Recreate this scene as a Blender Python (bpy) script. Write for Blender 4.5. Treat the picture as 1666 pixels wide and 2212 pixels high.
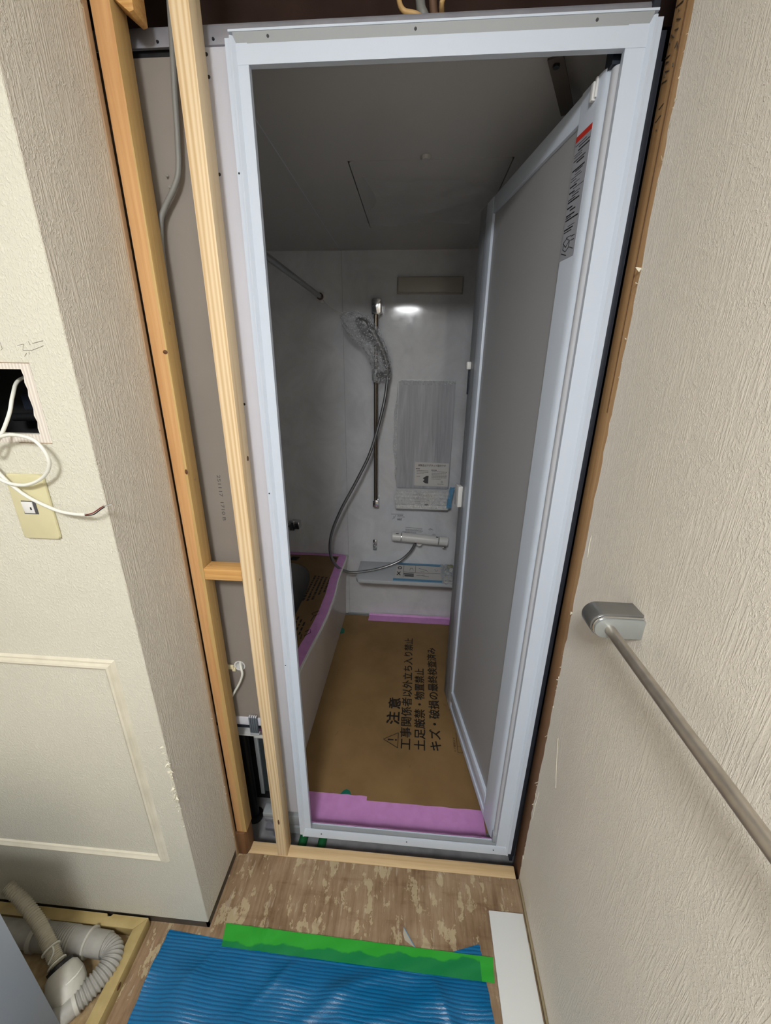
import bpy, bmesh, math, random
from mathutils import Vector, Matrix
random.seed(7)
for o in list(bpy.data.objects): bpy.data.objects.remove(o)
SC = bpy.context.scene
COL = SC.collection
# ------------------------------------------------------------------ camera
cam = bpy.data.cameras.new('camera'); camo = bpy.data.objects.new('camera', cam); COL.objects.link(camo)
cam.sensor_fit = 'HORIZONTAL'; cam.sensor_width = 36.0; cam.lens = 36.0*850.69/1666.0; cam.clip_start = .01
RX = Vector((.99694174, .07748271, .01017855)); FW = Vector((-.06942739, .93793403, -.33979346)); UP = Vector((-.03587492, .33804761, .940445))
M = Matrix((RX, UP, -FW)).transposed().to_4x4(); M.translation = (.34163, -.8612, 1.52621)
camo.matrix_world = M
SC.camera = camo
# ------------------------------------------------------------------ world, exposure
w = bpy.data.worlds.new('world'); SC.world = w; w.use_nodes = True
bg = w.node_tree.nodes['Background']; bg.inputs[0].default_value = (.55, .58, .62, 1); bg.inputs[1].default_value = .02
SC.view_settings.view_transform = 'Standard'; SC.view_settings.look = 'None'
SC.view_settings.gamma = 1; SC.view_settings.use_curve_mapping = False
SC.view_settings.exposure = 0.0
LAMP_POS = (.19, -1.6, 2.30); LAMP_POWER = 106.0; LAMP_COL = (.97, .985, 1.0)

# ------------------------------------------------------------------ helpers
def lin(c):
    return tuple(((v/255)/12.92 if v/255 <= .04045 else ((v/255+.055)/1.055)**2.4) for v in c)+(1,)
class N:
    def __init__(s, name):
        s.m = bpy.data.materials.new(name); s.m.use_nodes = True; s.t = s.m.node_tree
        s.b = s.t.nodes['Principled BSDF']; s.out = s.t.nodes['Material Output']
    def n(s, typ, **k):
        x = s.t.nodes.new(typ)
        for a, v in k.items():
            if a.startswith('i_'): x.inputs[int(a[2:]) if a[2:].isdigit() else a[2:].replace('_', ' ')].default_value = v
            else: setattr(x, a, v)
        return x
    def l(s, a, b): s.t.links.new(a, b)
    def pos(s, scale=(1, 1, 1), rot=(0, 0, 0)):
        g = s.n('ShaderNodeNewGeometry'); mp = s.n('ShaderNodeMapping'); mp.inputs['Scale'].default_value = scale; mp.inputs['Rotation'].default_value = rot
        s.l(g.outputs['Position'], mp.inputs['Vector']); return mp.outputs[0]
    def noise(s, vec, scale, detail=3, rough=.5, dist=0):
        x = s.n('ShaderNodeTexNoise'); x.inputs['Scale'].default_value = scale; x.inputs['Detail'].default_value = detail
        x.inputs['Roughness'].default_value = rough; x.inputs['Distortion'].default_value = dist
        s.l(vec, x.inputs['Vector']); return x.outputs['Fac']
    def ramp(s, fac, stops, interp='LINEAR'):
        r = s.n('ShaderNodeValToRGB'); r.color_ramp.interpolation = interp
        while len(r.color_ramp.elements) < len(stops): r.color_ramp.elements.new(.5)
        for e, (p, c) in zip(r.color_ramp.elements, stops):
            e.position = p; e.color = c if len(c) == 4 else lin(c)
        s.l(fac, r.inputs[0]); return r.outputs['Color']
    def mix(s, fac, a, b, mode='MIX'):
        x = s.n('ShaderNodeMix', data_type='RGBA', blend_type=mode)
        for sock, v in ((x.inputs[0], fac), (x.inputs[6], a), (x.inputs[7], b)):
            if hasattr(v, 'is_linked'): s.l(v, sock)
            elif isinstance(v, (int, float)): sock.default_value = v
            else: sock.default_value = v if len(v) == 4 else lin(v)
        return x.outputs[2]
    def math(s, op, a, b=0.0, c=None):
        x = s.n('ShaderNodeMath', operation=op)
        for i, v in enumerate((a, b) if c is None else (a, b, c)):
            if hasattr(v, 'is_linked'): s.l(v, x.inputs[i])
            else: x.inputs[i].default_value = v
        return x.outputs[0]
    def xyz(s):
        g = s.n('ShaderNodeNewGeometry'); x = s.n('ShaderNodeSeparateXYZ'); s.l(g.outputs['Position'], x.inputs[0]); return x.outputs
    def col(s, c):
        if hasattr(c, 'is_linked'): s.l(c, s.b.inputs['Base Color'])
        else: s.b.inputs['Base Color'].default_value = c if len(c) == 4 else lin(c)
    def set(s, rough=.5, metal=0, spec=.5, coat=0):
        s.b.inputs['Roughness'].default_value = rough; s.b.inputs['Metallic'].default_value = metal
        s.b.inputs['Specular IOR Level'].default_value = spec; s.b.inputs['Coat Weight'].default_value = coat
    def bump(s, h, strength=.5, dist=.001):
        x = s.n('ShaderNodeBump'); x.inputs['Strength'].default_value = strength; x.inputs['Distance'].default_value = dist
        s.l(h, x.inputs['Height']); s.l(x.outputs[0], s.b.inputs['Normal'])
def plain(name, c, rough=.5, metal=0, spec=.5, coat=0, var=0, vscale=30, bump=0, bscale=300):
    a = N(name); a.set(rough, metal, spec, coat)
    if var:
        f = a.noise(a.pos(), vscale, 4)
        a.col(a.ramp(f, [(.3, tuple(max(0, v-var) for v in c)), (.7, tuple(min(255, v+var) for v in c))]))
    else: a.col(c)
    if bump: a.bump(a.noise(a.pos(), bscale, 3), bump, .0006)
    return a.m
MAT = {}
# --- wallpapers
def wallpaper(name, c, lines, fine, strength=.8):
    a = N(name); a.set(.7, 0, .3)
    ln = a.noise(a.pos((1, 1, .07)), 230*fine, 1, .5, .15); sq = a.noise(a.pos((1, 1, .7)), 210*fine, 2, .55, .6); mk = a.noise(a.pos((1, 1, .5)), 34, 2)
    lr = a.ramp(ln, [(.46, (0, 0, 0, 1)), (.60, (1, 1, 1, 1))]); sr = a.ramp(sq, [(.47, (0, 0, 0, 1)), (.62, (1, 1, 1, 1))])
    k = a.math('MULTIPLY', a.ramp(mk, [(.40, (0, 0, 0, 1)), (.58, (1, 1, 1, 1))]), lines)
    h = a.math('ADD', a.math('MULTIPLY', lr, k), a.math('MULTIPLY', sr, a.math('SUBTRACT', 1.0, k)))
    a.bump(h, strength, .0011)
    lo = a.noise(a.pos(), 2.2, 3)
    base = a.ramp(lo, [(.3, tuple(q-4 for q in c)), (.7, tuple(q+3 for q in c))])
    a.col(a.mix(a.math('MULTIPLY', h, .3), base, tuple(min(255, q+12) for q in c))); return a.m
MAT['paper_right'] = wallpaper('embossed_wallpaper', (234, 226, 212), .7, 1.6, .45)
MAT['paper_return'] = wallpaper('swirl_wallpaper', (212, 205, 192), .75, 1.3, .7)
MAT['paper_front'] = wallpaper('pebble_wallpaper', (208, 205, 190), 0, 1.25, .6)
# --- woods
def wood(name, c1, c2, stretch=(55, 55, 1.6), knots=True, rough=.6, wave=0, ring=(90, 0)):
    a = N(name); a.set(rough, 0, .3)
    g = a.noise(a.pos(stretch), 1.0, 5, .6, .8)
    fine = a.noise(a.pos(tuple(q*5 for q in stretch)), 1.0, 3)
    f = a.math('ADD', a.math('MULTIPLY', g, .8), a.math('MULTIPLY', fine, .2))
    if wave:
        wv = a.n('ShaderNodeTexWave', wave_type='BANDS', bands_direction='X'); wv.inputs['Scale'].default_value = wave; wv.inputs['Distortion'].default_value = 7
        wv.inputs['Detail'].default_value = 2; wv.inputs['Detail Scale'].default_value = .7
        a.l(a.pos((1, 1, .045)), wv.inputs['Vector'])
        f = a.math('ADD', a.math('MULTIPLY', f, .72), a.math('MULTIPLY', wv.outputs['Fac'], .28))
    c = a.ramp(f, [(.3, c2), (.62, c1)])
    a.col(c); a.bump(f, .12, .0006); return a
MAT['pine'] = wood('pale_pine', (230, 208, 172), (206, 174, 128), wave=34).m
MAT['pine_x'] = wood('pale_pine_lengthwise', (220, 194, 152), (198, 166, 120), stretch=(1.6, 60, 60)).m
MAT['pine_warm'] = wood('warm_pine_block', (214, 170, 108), (186, 134, 74), stretch=(3, 60, 130)).m
MAT['strip_wood'] = wood('furring_wood', (172, 146, 116), (144, 114, 86)).m
MAT['dark_wood'] = wood('weathered_brown_wood', (110, 78, 50), (74, 50, 32)).m
a = wood('old_stud_wood', (206, 162, 112), (184, 134, 84)); x = a.xyz()
nz = a.noise(a.pos((8, 8, 7)), 1.0, 3)
bnd = a.math('ADD', a.math('ADD', x[0], .1640), a.math('MULTIPLY', a.math('SUBTRACT', 2.08, x[2]), .0064))
bnd = a.math('ADD', bnd, a.math('MULTIPLY', a.math('SUBTRACT', nz, .5), .012))
sap = a.math('MINIMUM', a.math('MAXIMUM', a.math('MULTIPLY', bnd, 700), 0), 1)
heart = a.b.inputs['Base Color'].links[0].from_socket
g2 = a.noise(a.pos((60, 60, 1.6)), 1.0, 5, .6, .8)
sapc = a.ramp(g2, [(.3, (172, 140, 88)), (.65, (196, 164, 108))])
a.col(a.mix(sap, heart, sapc)); MAT['old_stud'] = a.m
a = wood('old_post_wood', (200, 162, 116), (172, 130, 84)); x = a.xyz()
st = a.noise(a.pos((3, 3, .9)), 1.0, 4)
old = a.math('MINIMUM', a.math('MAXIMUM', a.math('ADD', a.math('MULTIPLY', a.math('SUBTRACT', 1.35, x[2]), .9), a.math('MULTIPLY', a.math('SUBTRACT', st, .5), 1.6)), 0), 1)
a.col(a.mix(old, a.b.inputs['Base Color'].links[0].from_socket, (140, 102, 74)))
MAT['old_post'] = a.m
a = N('bare_plywood_with_glue'); a.set(.7, 0, .25)
g = a.noise(a.pos((70, 7, 1)), 1, 5, .65, .4); lo = a.noise(a.pos(), 6, 4, .6)
base = a.ramp(a.math('ADD', a.math('MULTIPLY', g, .45), a.math('MULTIPLY', lo, .55)), [(.36, (114, 90, 66)), (.50, (142, 118, 92)), (.64, (164, 142, 116))])
gl = a.noise(a.pos((1.5, .8, 1)), 15, 5, .66, .25)
glm = a.ramp(gl, [(.565, (0, 0, 0, 1)), (.58, (1, 1, 1, 1))])
c = a.mix(a.math('MULTIPLY', glm, .62), base, (190, 176, 142))
gl2 = a.ramp(a.noise(a.pos((2.2, .5, 1)), 30, 4, .6, .3), [(.61, (0, 0, 0, 1)), (.65, (1, 1, 1, 1))]); c = a.mix(a.math('MULTIPLY', gl2, .35), c, (196, 186, 166))
stain = a.ramp(a.noise(a.pos((2, 9, 1)), 3.2, 5, .65), [(.55, (0, 0, 0, 1)), (.72, (1, 1, 1, 1))])
c = a.mix(a.math('MULTIPLY', stain, .5), c, (100, 68, 42)); a.col(c)
a.bump(a.math('ADD', glm, a.math('MULTIPLY', g, .4)), .2, .0006); MAT['plywood'] = a.m
MAT['sawdust_floor'] = plain('dusty_board', (160, 136, 98), .85, var=22, vscale=40, bump=.4, bscale=220)
MAT['cream_bar'] = plain('cream_painted_bar', (172, 152, 102), .55, var=9, vscale=25)
# --- metals, plastics
MAT['white_alu'] = plain('white_coated_aluminium', (200, 210, 224), .28, 0, .5)
MAT['white_alu_grey'] = plain('light_grey_coated_metal', (158, 163, 166), .4)
MAT['gasket'] = plain('pale_grey_gasket', (190, 193, 200), .35)
MAT['leaf_panel'] = plain('matt_grey_door_panel', (158, 159, 161), .42, spec=.4, bump=.08, bscale=500)
MAT['steel'] = plain('galvanised_steel', (156, 156, 164), .45, .45, var=8, vscale=25)
MAT['dark_steel'] = plain('dark_navy_steel', (38, 44, 56), .5, .3)
MAT['black'] = plain('black_plastic', (14, 15, 18), .5)
MAT['screw'] = plain('dark_screw', (60, 62, 66), .4, .8)
MAT['taupe'] = plain('taupe_panel_back', (138, 130, 122), .55, var=3, vscale=6)
MAT['white_panel'] = plain('white_panel_edge', (206, 206, 214), .4)
MAT['chrome'] = plain('chrome', (210, 212, 214), .12, 1)
MAT['satin'] = plain('satin_silver', (172, 178, 178), .34, .6)
MAT['satin_dark'] = plain('satin_silver_top', (132, 132, 130), .36, .7)
MAT['rail'] = plain('worn_steel_tube', (178, 170, 158), .36, .8, var=10, vscale=60)
MAT['bronze_bar'] = plain('brushed_bar', (120, 108, 96), .3, .9)
MAT['hose_metal'] = plain('grey_hose', (136, 138, 140), .28, .8)
MAT['white_plastic'] = plain('white_plastic', (222, 222, 220), .35)
MAT['cable_white'] = plain('white_cable', (224, 224, 214), .45)
MAT['cable_grey'] = plain('grey_cable', (128, 128, 124), .5)
MAT['cable_cream'] = plain('cream_cable', (206, 168, 112), .5)
MAT['ivory'] = plain('ivory_plate', (204, 197, 158), .4, var=4, vscale=20)
MAT['pipe'] = plain('grey_drain_pipe', (158, 156, 150), .55, var=8, vscale=30)
MAT['pipe_white'] = plain('grimy_white_plastic', (186, 184, 174), .5, var=9, vscale=30)
MAT['hose_stripe'] = plain('cream_ribbed_hose', (206, 200, 182), .6)
MAT['cabinet'] = plain('pale_grey_laminate', (150, 158, 168), .45)
MAT['bath_wall'] = None
a = N('glossy_marble_panel'); a.set(.16, 0, .5)
f = a.noise(a.pos(), 5, 6, .65, .8); a.col(a.ramp(f, [(.35, (200, 202, 206)), (.65, (216, 218, 222))]))
f2 = a.noise(a.pos(), 26, 4, .6); a.l(a.math('ADD', a.math('MULTIPLY', f2, .12), .03), a.b.inputs['Roughness']); MAT['bath_wall'] = a.m
MAT['bath_ceiling'] = plain('satin_bath_ceiling', (190, 189, 186), .3, spec=.5)
MAT['tub'] = plain('white_acrylic', (214, 214, 212), .22)
MAT['apron'] = plain('pale_apron', (206, 202, 198), .3)
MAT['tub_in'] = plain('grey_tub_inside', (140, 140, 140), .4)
a = N('brown_card'); a.set(.6, 0, .3)
lo = a.noise(a.pos(), 3.5, 4, .6); hi = a.noise(a.pos((1, 1, 1)), 160, 2)
c = a.ramp(lo, [(.3, (124, 98, 62)), (.7, (146, 117, 77))])
sc_ = a.ramp(a.noise(a.pos((26, 7, 1), (0, 0, .5)), 1, 5, .6, 1.5), [(.66, (0, 0, 0, 1)), (.74, (1, 1, 1, 1))])
c = a.mix(a.math('MULTIPLY', sc_, .30), c, (96, 60, 24)); a.col(c); a.bump(a.math('ADD', lo, a.math('MULTIPLY', hi, .05)), .15, .004); MAT['card'] = a.m
MAT['card_dark'] = plain('cover_card', (122, 94, 56), .6, var=6, vscale=8)
MAT['ink'] = plain('black_print', (14, 12, 10), .6)
MAT['ink_grey'] = plain('grey_print', (70, 70, 74), .6)
MAT['ink_soft'] = plain('pencil_mark', (84, 74, 62), .7)
MAT['pink'] = plain('pink_tape', (210, 148, 210), .5, var=5, vscale=30)
MAT['green_dark'] = plain('dark_green_tape', (10, 104, 84), .5)
MAT['green_pipe'] = plain('green_hose', (24, 100, 52), .5)
a = N('green_tape'); a.set(.45, 0, .4); x = a.xyz()
e = a.noise(a.pos(), 16, 3)
over = a.math('SUBTRACT', a.math('ADD', a.math('ADD', -.2585, a.math('MULTIPLY', x[0], .026)), a.math('MULTIPLY', a.math('SUBTRACT', e, .5), .035)), x[1])
over = a.math('MULTIPLY', a.math('MULTIPLY', over, 300), a.math('LESS_THAN', x[0], .569))
over = a.math('MINIMUM', a.math('MAXIMUM', over, 0), 1)
a.col(a.mix(over, (44, 158, 48), (14, 124, 66))); MAT['green'] = a.m
a = N('blue_woven_sheet'); a.set(.22, 0, .6)
wv = a.n('ShaderNodeTexWave', wave_type='BANDS', bands_direction='Y'); wv.inputs['Scale'].default_value = 42; wv.inputs['Distortion'].default_value = 2.2; wv.inputs['Detail'].default_value = 2; wv.inputs['Detail Scale'].default_value = 1.5
a.l(a.pos((.22, 1, 1)), wv.inputs['Vector'])
nn = a.noise(a.pos(), 420, 3, .6); n3 = a.noise(a.pos(), 9, 3)
a.col(a.mix(a.math('MULTIPLY', n3, .5), a.ramp(wv.outputs['Fac'], [(.05, (0, 74, 118)), (.6, (0, 106, 158))]), (4, 94, 144)))
a.bump(a.math('ADD', a.math('MULTIPLY', wv.outputs['Fac'], .45), a.math('MULTIPLY', nn, .9)), .6, .0012); MAT['blue'] = a.m
a = N('clear_film'); a.set(.12, 0, .8); a.col((235, 238, 240))
tr = a.n('ShaderNodeBsdfTransparent'); mx = a.n('ShaderNodeMixShader')
f = a.noise(a.pos((1, 1, .5)), 60, 4, .6, 1.2); a.bump(f, .9, .006)
a.l(a.ramp(f, [(.42, (.10, .10, .10, 1)), (.68, (.5, .5, .5, 1))]), mx.inputs[0]); a.l(tr.outputs[0], mx.inputs[1]); a.l(a.b.outputs[0], mx.inputs[2]); a.l(mx.outputs[0], a.out.inputs[0]); MAT['film'] = a.m
a = N('thin_ceiling_film'); a.set(.12, 0, .8); a.col((235, 238, 240))
tr = a.n('ShaderNodeBsdfTransparent'); mx = a.n('ShaderNodeMixShader'); mx.inputs[0].default_value = .20
a.bump(a.noise(a.pos((1, 1, 1)), 26, 4, .6, 1.2), .5, .006)
a.l(tr.outputs[0], mx.inputs[1]); a.l(a.b.outputs[0], mx.inputs[2]); a.l(mx.outputs[0], a.out.inputs[0]); MAT['film_thin'] = a.m
a = N('bubble_film'); a.set(.08, 0, 1.0); a.col((225, 228, 232))
tr = a.n('ShaderNodeBsdfTransparent'); mx = a.n('ShaderNodeMixShader')
vo = a.n('ShaderNodeTexVoronoi'); vo.inputs['Scale'].default_value = 105; a.l(a.pos(), vo.inputs['Vector']); a.bump(vo.outputs['Distance'], 1.0, .006)
a.l(a.ramp(vo.outputs['Distance'], [(.1, (.75, .75, .75, 1)), (.5, (.16, .16, .16, 1))]), mx.inputs[0]); a.l(tr.outputs[0], mx.inputs[1]); a.l(a.b.outputs[0], mx.inputs[2]); a.l(mx.outputs[0], a.out.inputs[0]); MAT['bubble'] = a.m
a = N('wrapped_mirror_film'); a.set(.3, 0, .6); f = a.noise(a.pos((40, 40, 2.2)), 1, 5, .6, 1.0)
a.col(a.ramp(f, [(.3, (150, 152, 158)), (.7, (186, 188, 194))])); a.bump(f, .5, .002); MAT['wrap'] = a.m
MAT['label_paper'] = plain('white_label', (206, 204, 200), .6)
MAT['sticker_grey'] = plain('silver_sticker', (150, 153, 162), .45)
MAT['red'] = plain('red_band', (196, 44, 30), .5)
MAT['light_cover'] = plain('unlit_lamp_cover', (176, 172, 164), .35)
MAT['concrete'] = plain('dusty_concrete', (140, 140, 142), .9, var=16, vscale=18, bump=.4, bscale=80)
MAT['white_board'] = plain('white_board', (226, 228, 226), .5)
MAT['baseboard_dark'] = plain('dark_skirting', (70, 64, 56), .6, var=8, vscale=20)
MAT['baseboard_beige'] = plain('beige_skirting', (150, 136, 106), .6, var=6, vscale=20)
MAT['plain_wall'] = plain('plain_beige_wall', (226, 223, 216), .8)
MAT['hall_ceiling'] = plain('white_ceiling', (238, 238, 236), .8)
MAT['cavity'] = plain('dark_roof_timber', (50, 30, 22), .9, var=8, vscale=10)
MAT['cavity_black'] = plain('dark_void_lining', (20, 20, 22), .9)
MAT['backing'] = None
a = N('torn_paper_backing'); a.set(.8); wv = a.n('ShaderNodeTexWave', wave_type='BANDS', bands_direction='X'); wv.inputs['Scale'].default_value = 55; a.l(a.pos((1, 1, .12)), wv.inputs['Vector'])
a.col(a.ramp(wv.outputs['Fac'], [(.2, (206, 196, 186)), (.8, (222, 216, 204))])); MAT['backing'] = a.m
MAT['mould'] = plain('painted_moulding', (212, 206, 188), .5, var=8, vscale=18)
MAT['torn'] = plain('torn_paper', (232, 226, 206), .85)
MAT['blue_tape'] = plain('light_blue_tape', (96, 150, 186), .5)
MAT['teal_grey'] = plain('dark_green_grey_panel', (52, 60, 62), .5)

class MB:
    def __init__(s): s.bm = bmesh.new()
    def _merge(s, o):
        me = bpy.data.meshes.new('t'); o.to_mesh(me); o.free(); s.bm.from_mesh(me); bpy.data.meshes.remove(me)
    def box(s, x0, x1, y0, y1, z0, z1, bev=0, seg=2):
        o = bmesh.new(); bmesh.ops.create_cube(o, size=1)
        for v in o.verts: v.co = Vector(((x0+x1)/2+v.co.x*(x1-x0), (y0+y1)/2+v.co.y*(y1-y0), (z0+z1)/2+v.co.z*(z1-z0)))
        if bev: bmesh.ops.bevel(o, geom=list(o.edges), offset=bev, segments=seg, affect='EDGES', profile=.5)
        s._merge(o); return s
    def prism(s, pts, axis, a0, a1, bev=0):
        """pts 2D in the two other axes (order x,y,z without axis)"""
        o = bmesh.new(); r = []
        for a in (a0, a1):
            row = []
            for p in pts:
                c = [p[0], p[1]]; c.insert('xyz'.index(axis), a); row.append(o.verts.new(c))
            r.append(row)
        n = len(pts); o.faces.new(r[0]); o.faces.new(list(reversed(r[1])))
        for i in range(n): o.faces.new((r[0][(i+1) % n], r[0][i], r[1][i], r[1][(i+1) % n]))
        bmesh.ops.recalc_face_normals(o, faces=o.faces)
        if bev: bmesh.ops.bevel(o, geom=list(o.edges), offset=bev, segments=2, affect='EDGES', profile=.5)
        s._merge(o); return s
    def tube(s, pts, r, seg=10, smooth=0, rad=None, cap=True):
        P = [Vector(p) for p in pts]
        if smooth:
            Q = []; RR = []
            for i in range(len(P)-1):
                p0 = P[max(i-1, 0)]; p1 = P[i]; p2 = P[i+1]; p3 = P[min(i+2, len(P)-1)]
                for k in range(smooth):
                    t = k/smooth
                    Q.append(.5*((2*p1)+(p2-p0)*t+(2*p0-5*p1+4*p2-p3)*t*t+(3*p1-p0-3*p2+p3)*t**3))
            Q.append(P[-1]); P = Q
        n = len(P); rows = []; up = None
        for i in range(n):
            d = (P[min(i+1, n-1)]-P[max(i-1, 0)]).normalized()
            if up is None: up = d.orthogonal().normalized()
            up = (up-d*up.dot(d)).normalized(); sd = d.cross(up)
            rr = rad(i/(n-1)) if rad else r
            rows.append([s.bm.verts.new(P[i]+(up*math.cos(2*math.pi*k/seg)+sd*math.sin(2*math.pi*k/seg))*rr) for k in range(seg)])
        for i in range(n-1):
            for k in range(seg): s.bm.faces.new((rows[i][k], rows[i][(k+1) % seg], rows[i+1][(k+1) % seg], rows[i+1][k]))
        if cap:
            s.bm.faces.new(list(reversed(rows[0]))); s.bm.faces.new(rows[-1])
        return s
    def lathe(s, prof, c, axis=(0, 0, 1), seg=24):
        ax = Vector(axis).normalized(); u = ax.orthogonal().normalized(); v = ax.cross(u); c = Vector(c); rows = []
        for r, h in prof:
            if r < 1e-6: rows.append([s.bm.verts.new(c+ax*h)])
            else: rows.append([s.bm.verts.new(c+ax*h+(u*math.cos(2*math.pi*k/seg)+v*math.sin(2*math.pi*k/seg))*r) for k in range(seg)])
        for a, b in zip(rows, rows[1:]):
            for k in range(seg):
                k2 = (k+1) % seg
                if len(a) == 1 and len(b) == 1: continue
                if len(a) == 1: s.bm.faces.new((a[0], b[k], b[k2]))
                elif len(b) == 1: s.bm.faces.new((a[k], a[k2], b[0]))
                else: s.bm.faces.new((a[k], a[k2], b[k2], b[k]))
        return s
    def grid(s, fn, nu, nv):
        R = [[s.bm.verts.new(fn(i/nu, j/nv)) for j in range(nv+1)] for i in range(nu+1)]
        for i in range(nu):
            for j in range(nv): s.bm.faces.new((R[i][j], R[i+1][j], R[i+1][j+1], R[i][j+1]))
        return s
    def quad(s, *p):
        s.bm.faces.new([s.bm.verts.new(q) for q in p]); return s
    def solid(s, t):
        """give an open sheet a thickness"""
        bmesh.ops.recalc_face_normals(s.bm, faces=s.bm.faces)
        bmesh.ops.solidify(s.bm, geom=list(s.bm.faces), thickness=t); return s
    def sphere(s, c, r, sc=(1, 1, 1), seg=20):
        o = bmesh.new(); bmesh.ops.create_uvsphere(o, u_segments=seg, v_segments=seg//2, radius=r)
        for v in o.verts: v.co = Vector((v.co.x*sc[0]+c[0], v.co.y*sc[1]+c[1], v.co.z*sc[2]+c[2]))
        s._merge(o); return s
    def build(s, name, mat, parent=None, local=False, recalc=True):
        if recalc: bmesh.ops.recalc_face_normals(s.bm, faces=s.bm.faces)
        for f in s.bm.faces: f.smooth = True
        for e in s.bm.edges:
            e.smooth = len(e.link_faces) == 2 and e.calc_face_angle(0) < math.radians(38)
        me = bpy.data.meshes.new(name); s.bm.to_mesh(me); s.bm.free()
        return link(name, me, mat, parent, local)
WL = {}
def link(name, me, mat, parent=None, local=False):
    me.materials.clear(); me.materials.append(MAT[mat] if isinstance(mat, str) else mat)
    ob = bpy.data.objects.new(name, me); COL.objects.link(ob)
    if parent is None:
        xs = [v.co.x for v in me.vertices]; ys = [v.co.y for v in me.vertices]; zs = [v.co.z for v in me.vertices]
        L = Vector(((min(xs)+max(xs))/2, (min(ys)+max(ys))/2, min(zs)))
        me.transform(Matrix.Translation(-L)); ob.location = L; WL[ob.name] = L
    else:
        ob.parent = parent; L = WL[parent.name]
        if not local: me.transform(Matrix.Translation(-L))
        WL[ob.name] = L
    return ob
def empty(name, loc, rz=0):
    ob = bpy.data.objects.new(name, None); COL.objects.link(ob); ob.location = loc; ob.rotation_euler = (0, 0, rz); ob.empty_display_size = .05
    WL[ob.name] = Vector(loc); return ob
def tag(o, label, cat, group=None, kind=None):
    o['label'] = label; o['category'] = cat
    if group: o['group'] = group
    if kind: o['kind'] = kind
    return o
def struct(o, label, cat): return tag(o, label, cat, kind='structure')
def text(name, s, mat, parent, origin, xdir, ydir, length, height=None, bold=0.0, local=False, spacing=1.0):
    cu = bpy.data.curves.new('t', 'FONT'); cu.body = s; cu.size = 1; cu.extrude = 0; cu.space_character = spacing; cu.resolution_u = 3
    to = bpy.data.objects.new('t', cu); COL.objects.link(to)
    dg = bpy.context.evaluated_depsgraph_get(); dg.update()
    me = bpy.data.meshes.new_from_object(to.evaluated_get(dg))
    bpy.data.objects.remove(to); bpy.data.curves.remove(cu)
    if not me.vertices: return None
    xs = [v.co.x for v in me.vertices]; ys = [v.co.y for v in me.vertices]
    sx = length/(max(xs)-min(xs)); sy = sx if height is None else height/(max(ys)-min(ys))
    X = Vector(xdir).normalized(); Y = Vector(ydir).normalized(); Zn = X.cross(Y); O = Vector(origin)
    base = [v.co.copy() for v in me.vertices]; fcs = [tuple(p.vertices) for p in me.polygons]; bpy.data.meshes.remove(me)
    VV = []; FF = []
    for k, (dx, dy) in enumerate([(0, 0)]+([(bold, bold), (-bold, bold), (bold, -bold), (-bold, -bold)] if bold else [])):   # slightly shifted copies make the strokes heavy
        n0 = len(VV)
        VV += [O+X*((c.x+dx-min(xs))*sx)+Y*((c.y+dy-min(ys))*sy)+Zn*(.00004*k) for c in base]; FF += [tuple(q+n0 for q in f) for f in fcs]
    me = bpy.data.meshes.new(name); me.from_pydata(VV, [], FF)
    me.name = name
    ob = link(name, me, mat, parent, local); ob['kind'] = 'stuff'; return ob
def strokes(name, segs, mat, parent, r=.0006, local=False):
    m = MB()
    for sg in segs: m.tube(sg, r, 5)
    ob = m.build(name, mat, parent, local); ob['kind'] = 'stuff'; return ob
def screws(parent, pts, n, r=.0035, h=.0015, mat='screw', local=False, name='screw'):
    for p in pts: MB().lathe([(0, h), (r*.7, h), (r, 0), (r, -.002)], p, n, 10).build(name, mat, parent, local)

YB = 1.383; ZC = 2.078; ZF = -.023; YA = -.2406; XB = -.2005; XW = .7217
# ================================================================== THE ROOM
o = MB().box(-1.7, .735, -3.4, -.046, -.012, 0).build('floor', 'plywood'); struct(o, 'bare plywood washroom floor with pale glue residue', 'floor')
o = MB().box(-.9, 1.0, -.046, 1.6, -.15, -.10).build('ground_1', 'concrete'); struct(o, 'dusty grey concrete under the bathroom unit', 'ground')
# front wall with the hole
m = MB(); hx0, hx1, hz0, hz1 = -.43, -.287, 1.418, 1.521
for b in ((-1.7, hx0, .035, 2.4), (hx1, XB-.0008, .035, 2.4), (hx0, hx1, .035, hz0), (hx0, hx1, hz1, 2.4)): m.box(b[0], b[1], YA, YA+.012, b[2], b[3])
bmesh.ops.remove_doubles(m.bm, verts=m.bm.verts, dist=.0001)
wf = m.build('wall_front', 'paper_front'); struct(wf, 'cream pebble-textured wallpaper wall with a cut hole and switch', 'wall')
# torn backing around the hole: a frame with a ragged inner edge
m = MB(); B = MB
bx1, bz0, bz1 = -.2725, 1.4035, 1.5305
rg = [(hx1+random.uniform(-.003, .002), hz0+(hz1-hz0)*k/10) for k in range(11)]
y = YA-.0004
for k in range(10): m.quad((rg[k][0], y, rg[k][1]), (bx1+.0015*(1-k/10), y, rg[k][1]), (bx1+.0015*(1-(k+1)/10), y, rg[k+1][1]), (rg[k+1][0], y, rg[k+1][1]))
m.quad((-.45, y, bz0), (bx1+.002, y, bz0), (bx1+.0015, y, hz0), (-.45, y, hz0)); m.quad((-.45, y, hz1), (bx1, y, hz1), (bx1, y, bz1), (-.45, y, bz1))
bk = m.build('exposed_backing', 'backing', wf, recalc=False)
strokes('cut_line', [[(-.45, y-.0003, bz1), (-.36, y-.0003, bz1+.0006), (bx1, y-.0003, bz1)], [(-.33, y-.0003, bz0), (bx1+.002, y-.0003, bz0)], [(-.45, y-.0003, bz0+.001), (-.38, y-.0003, bz0)]], 'strip_wood', bk, .0006)
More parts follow.
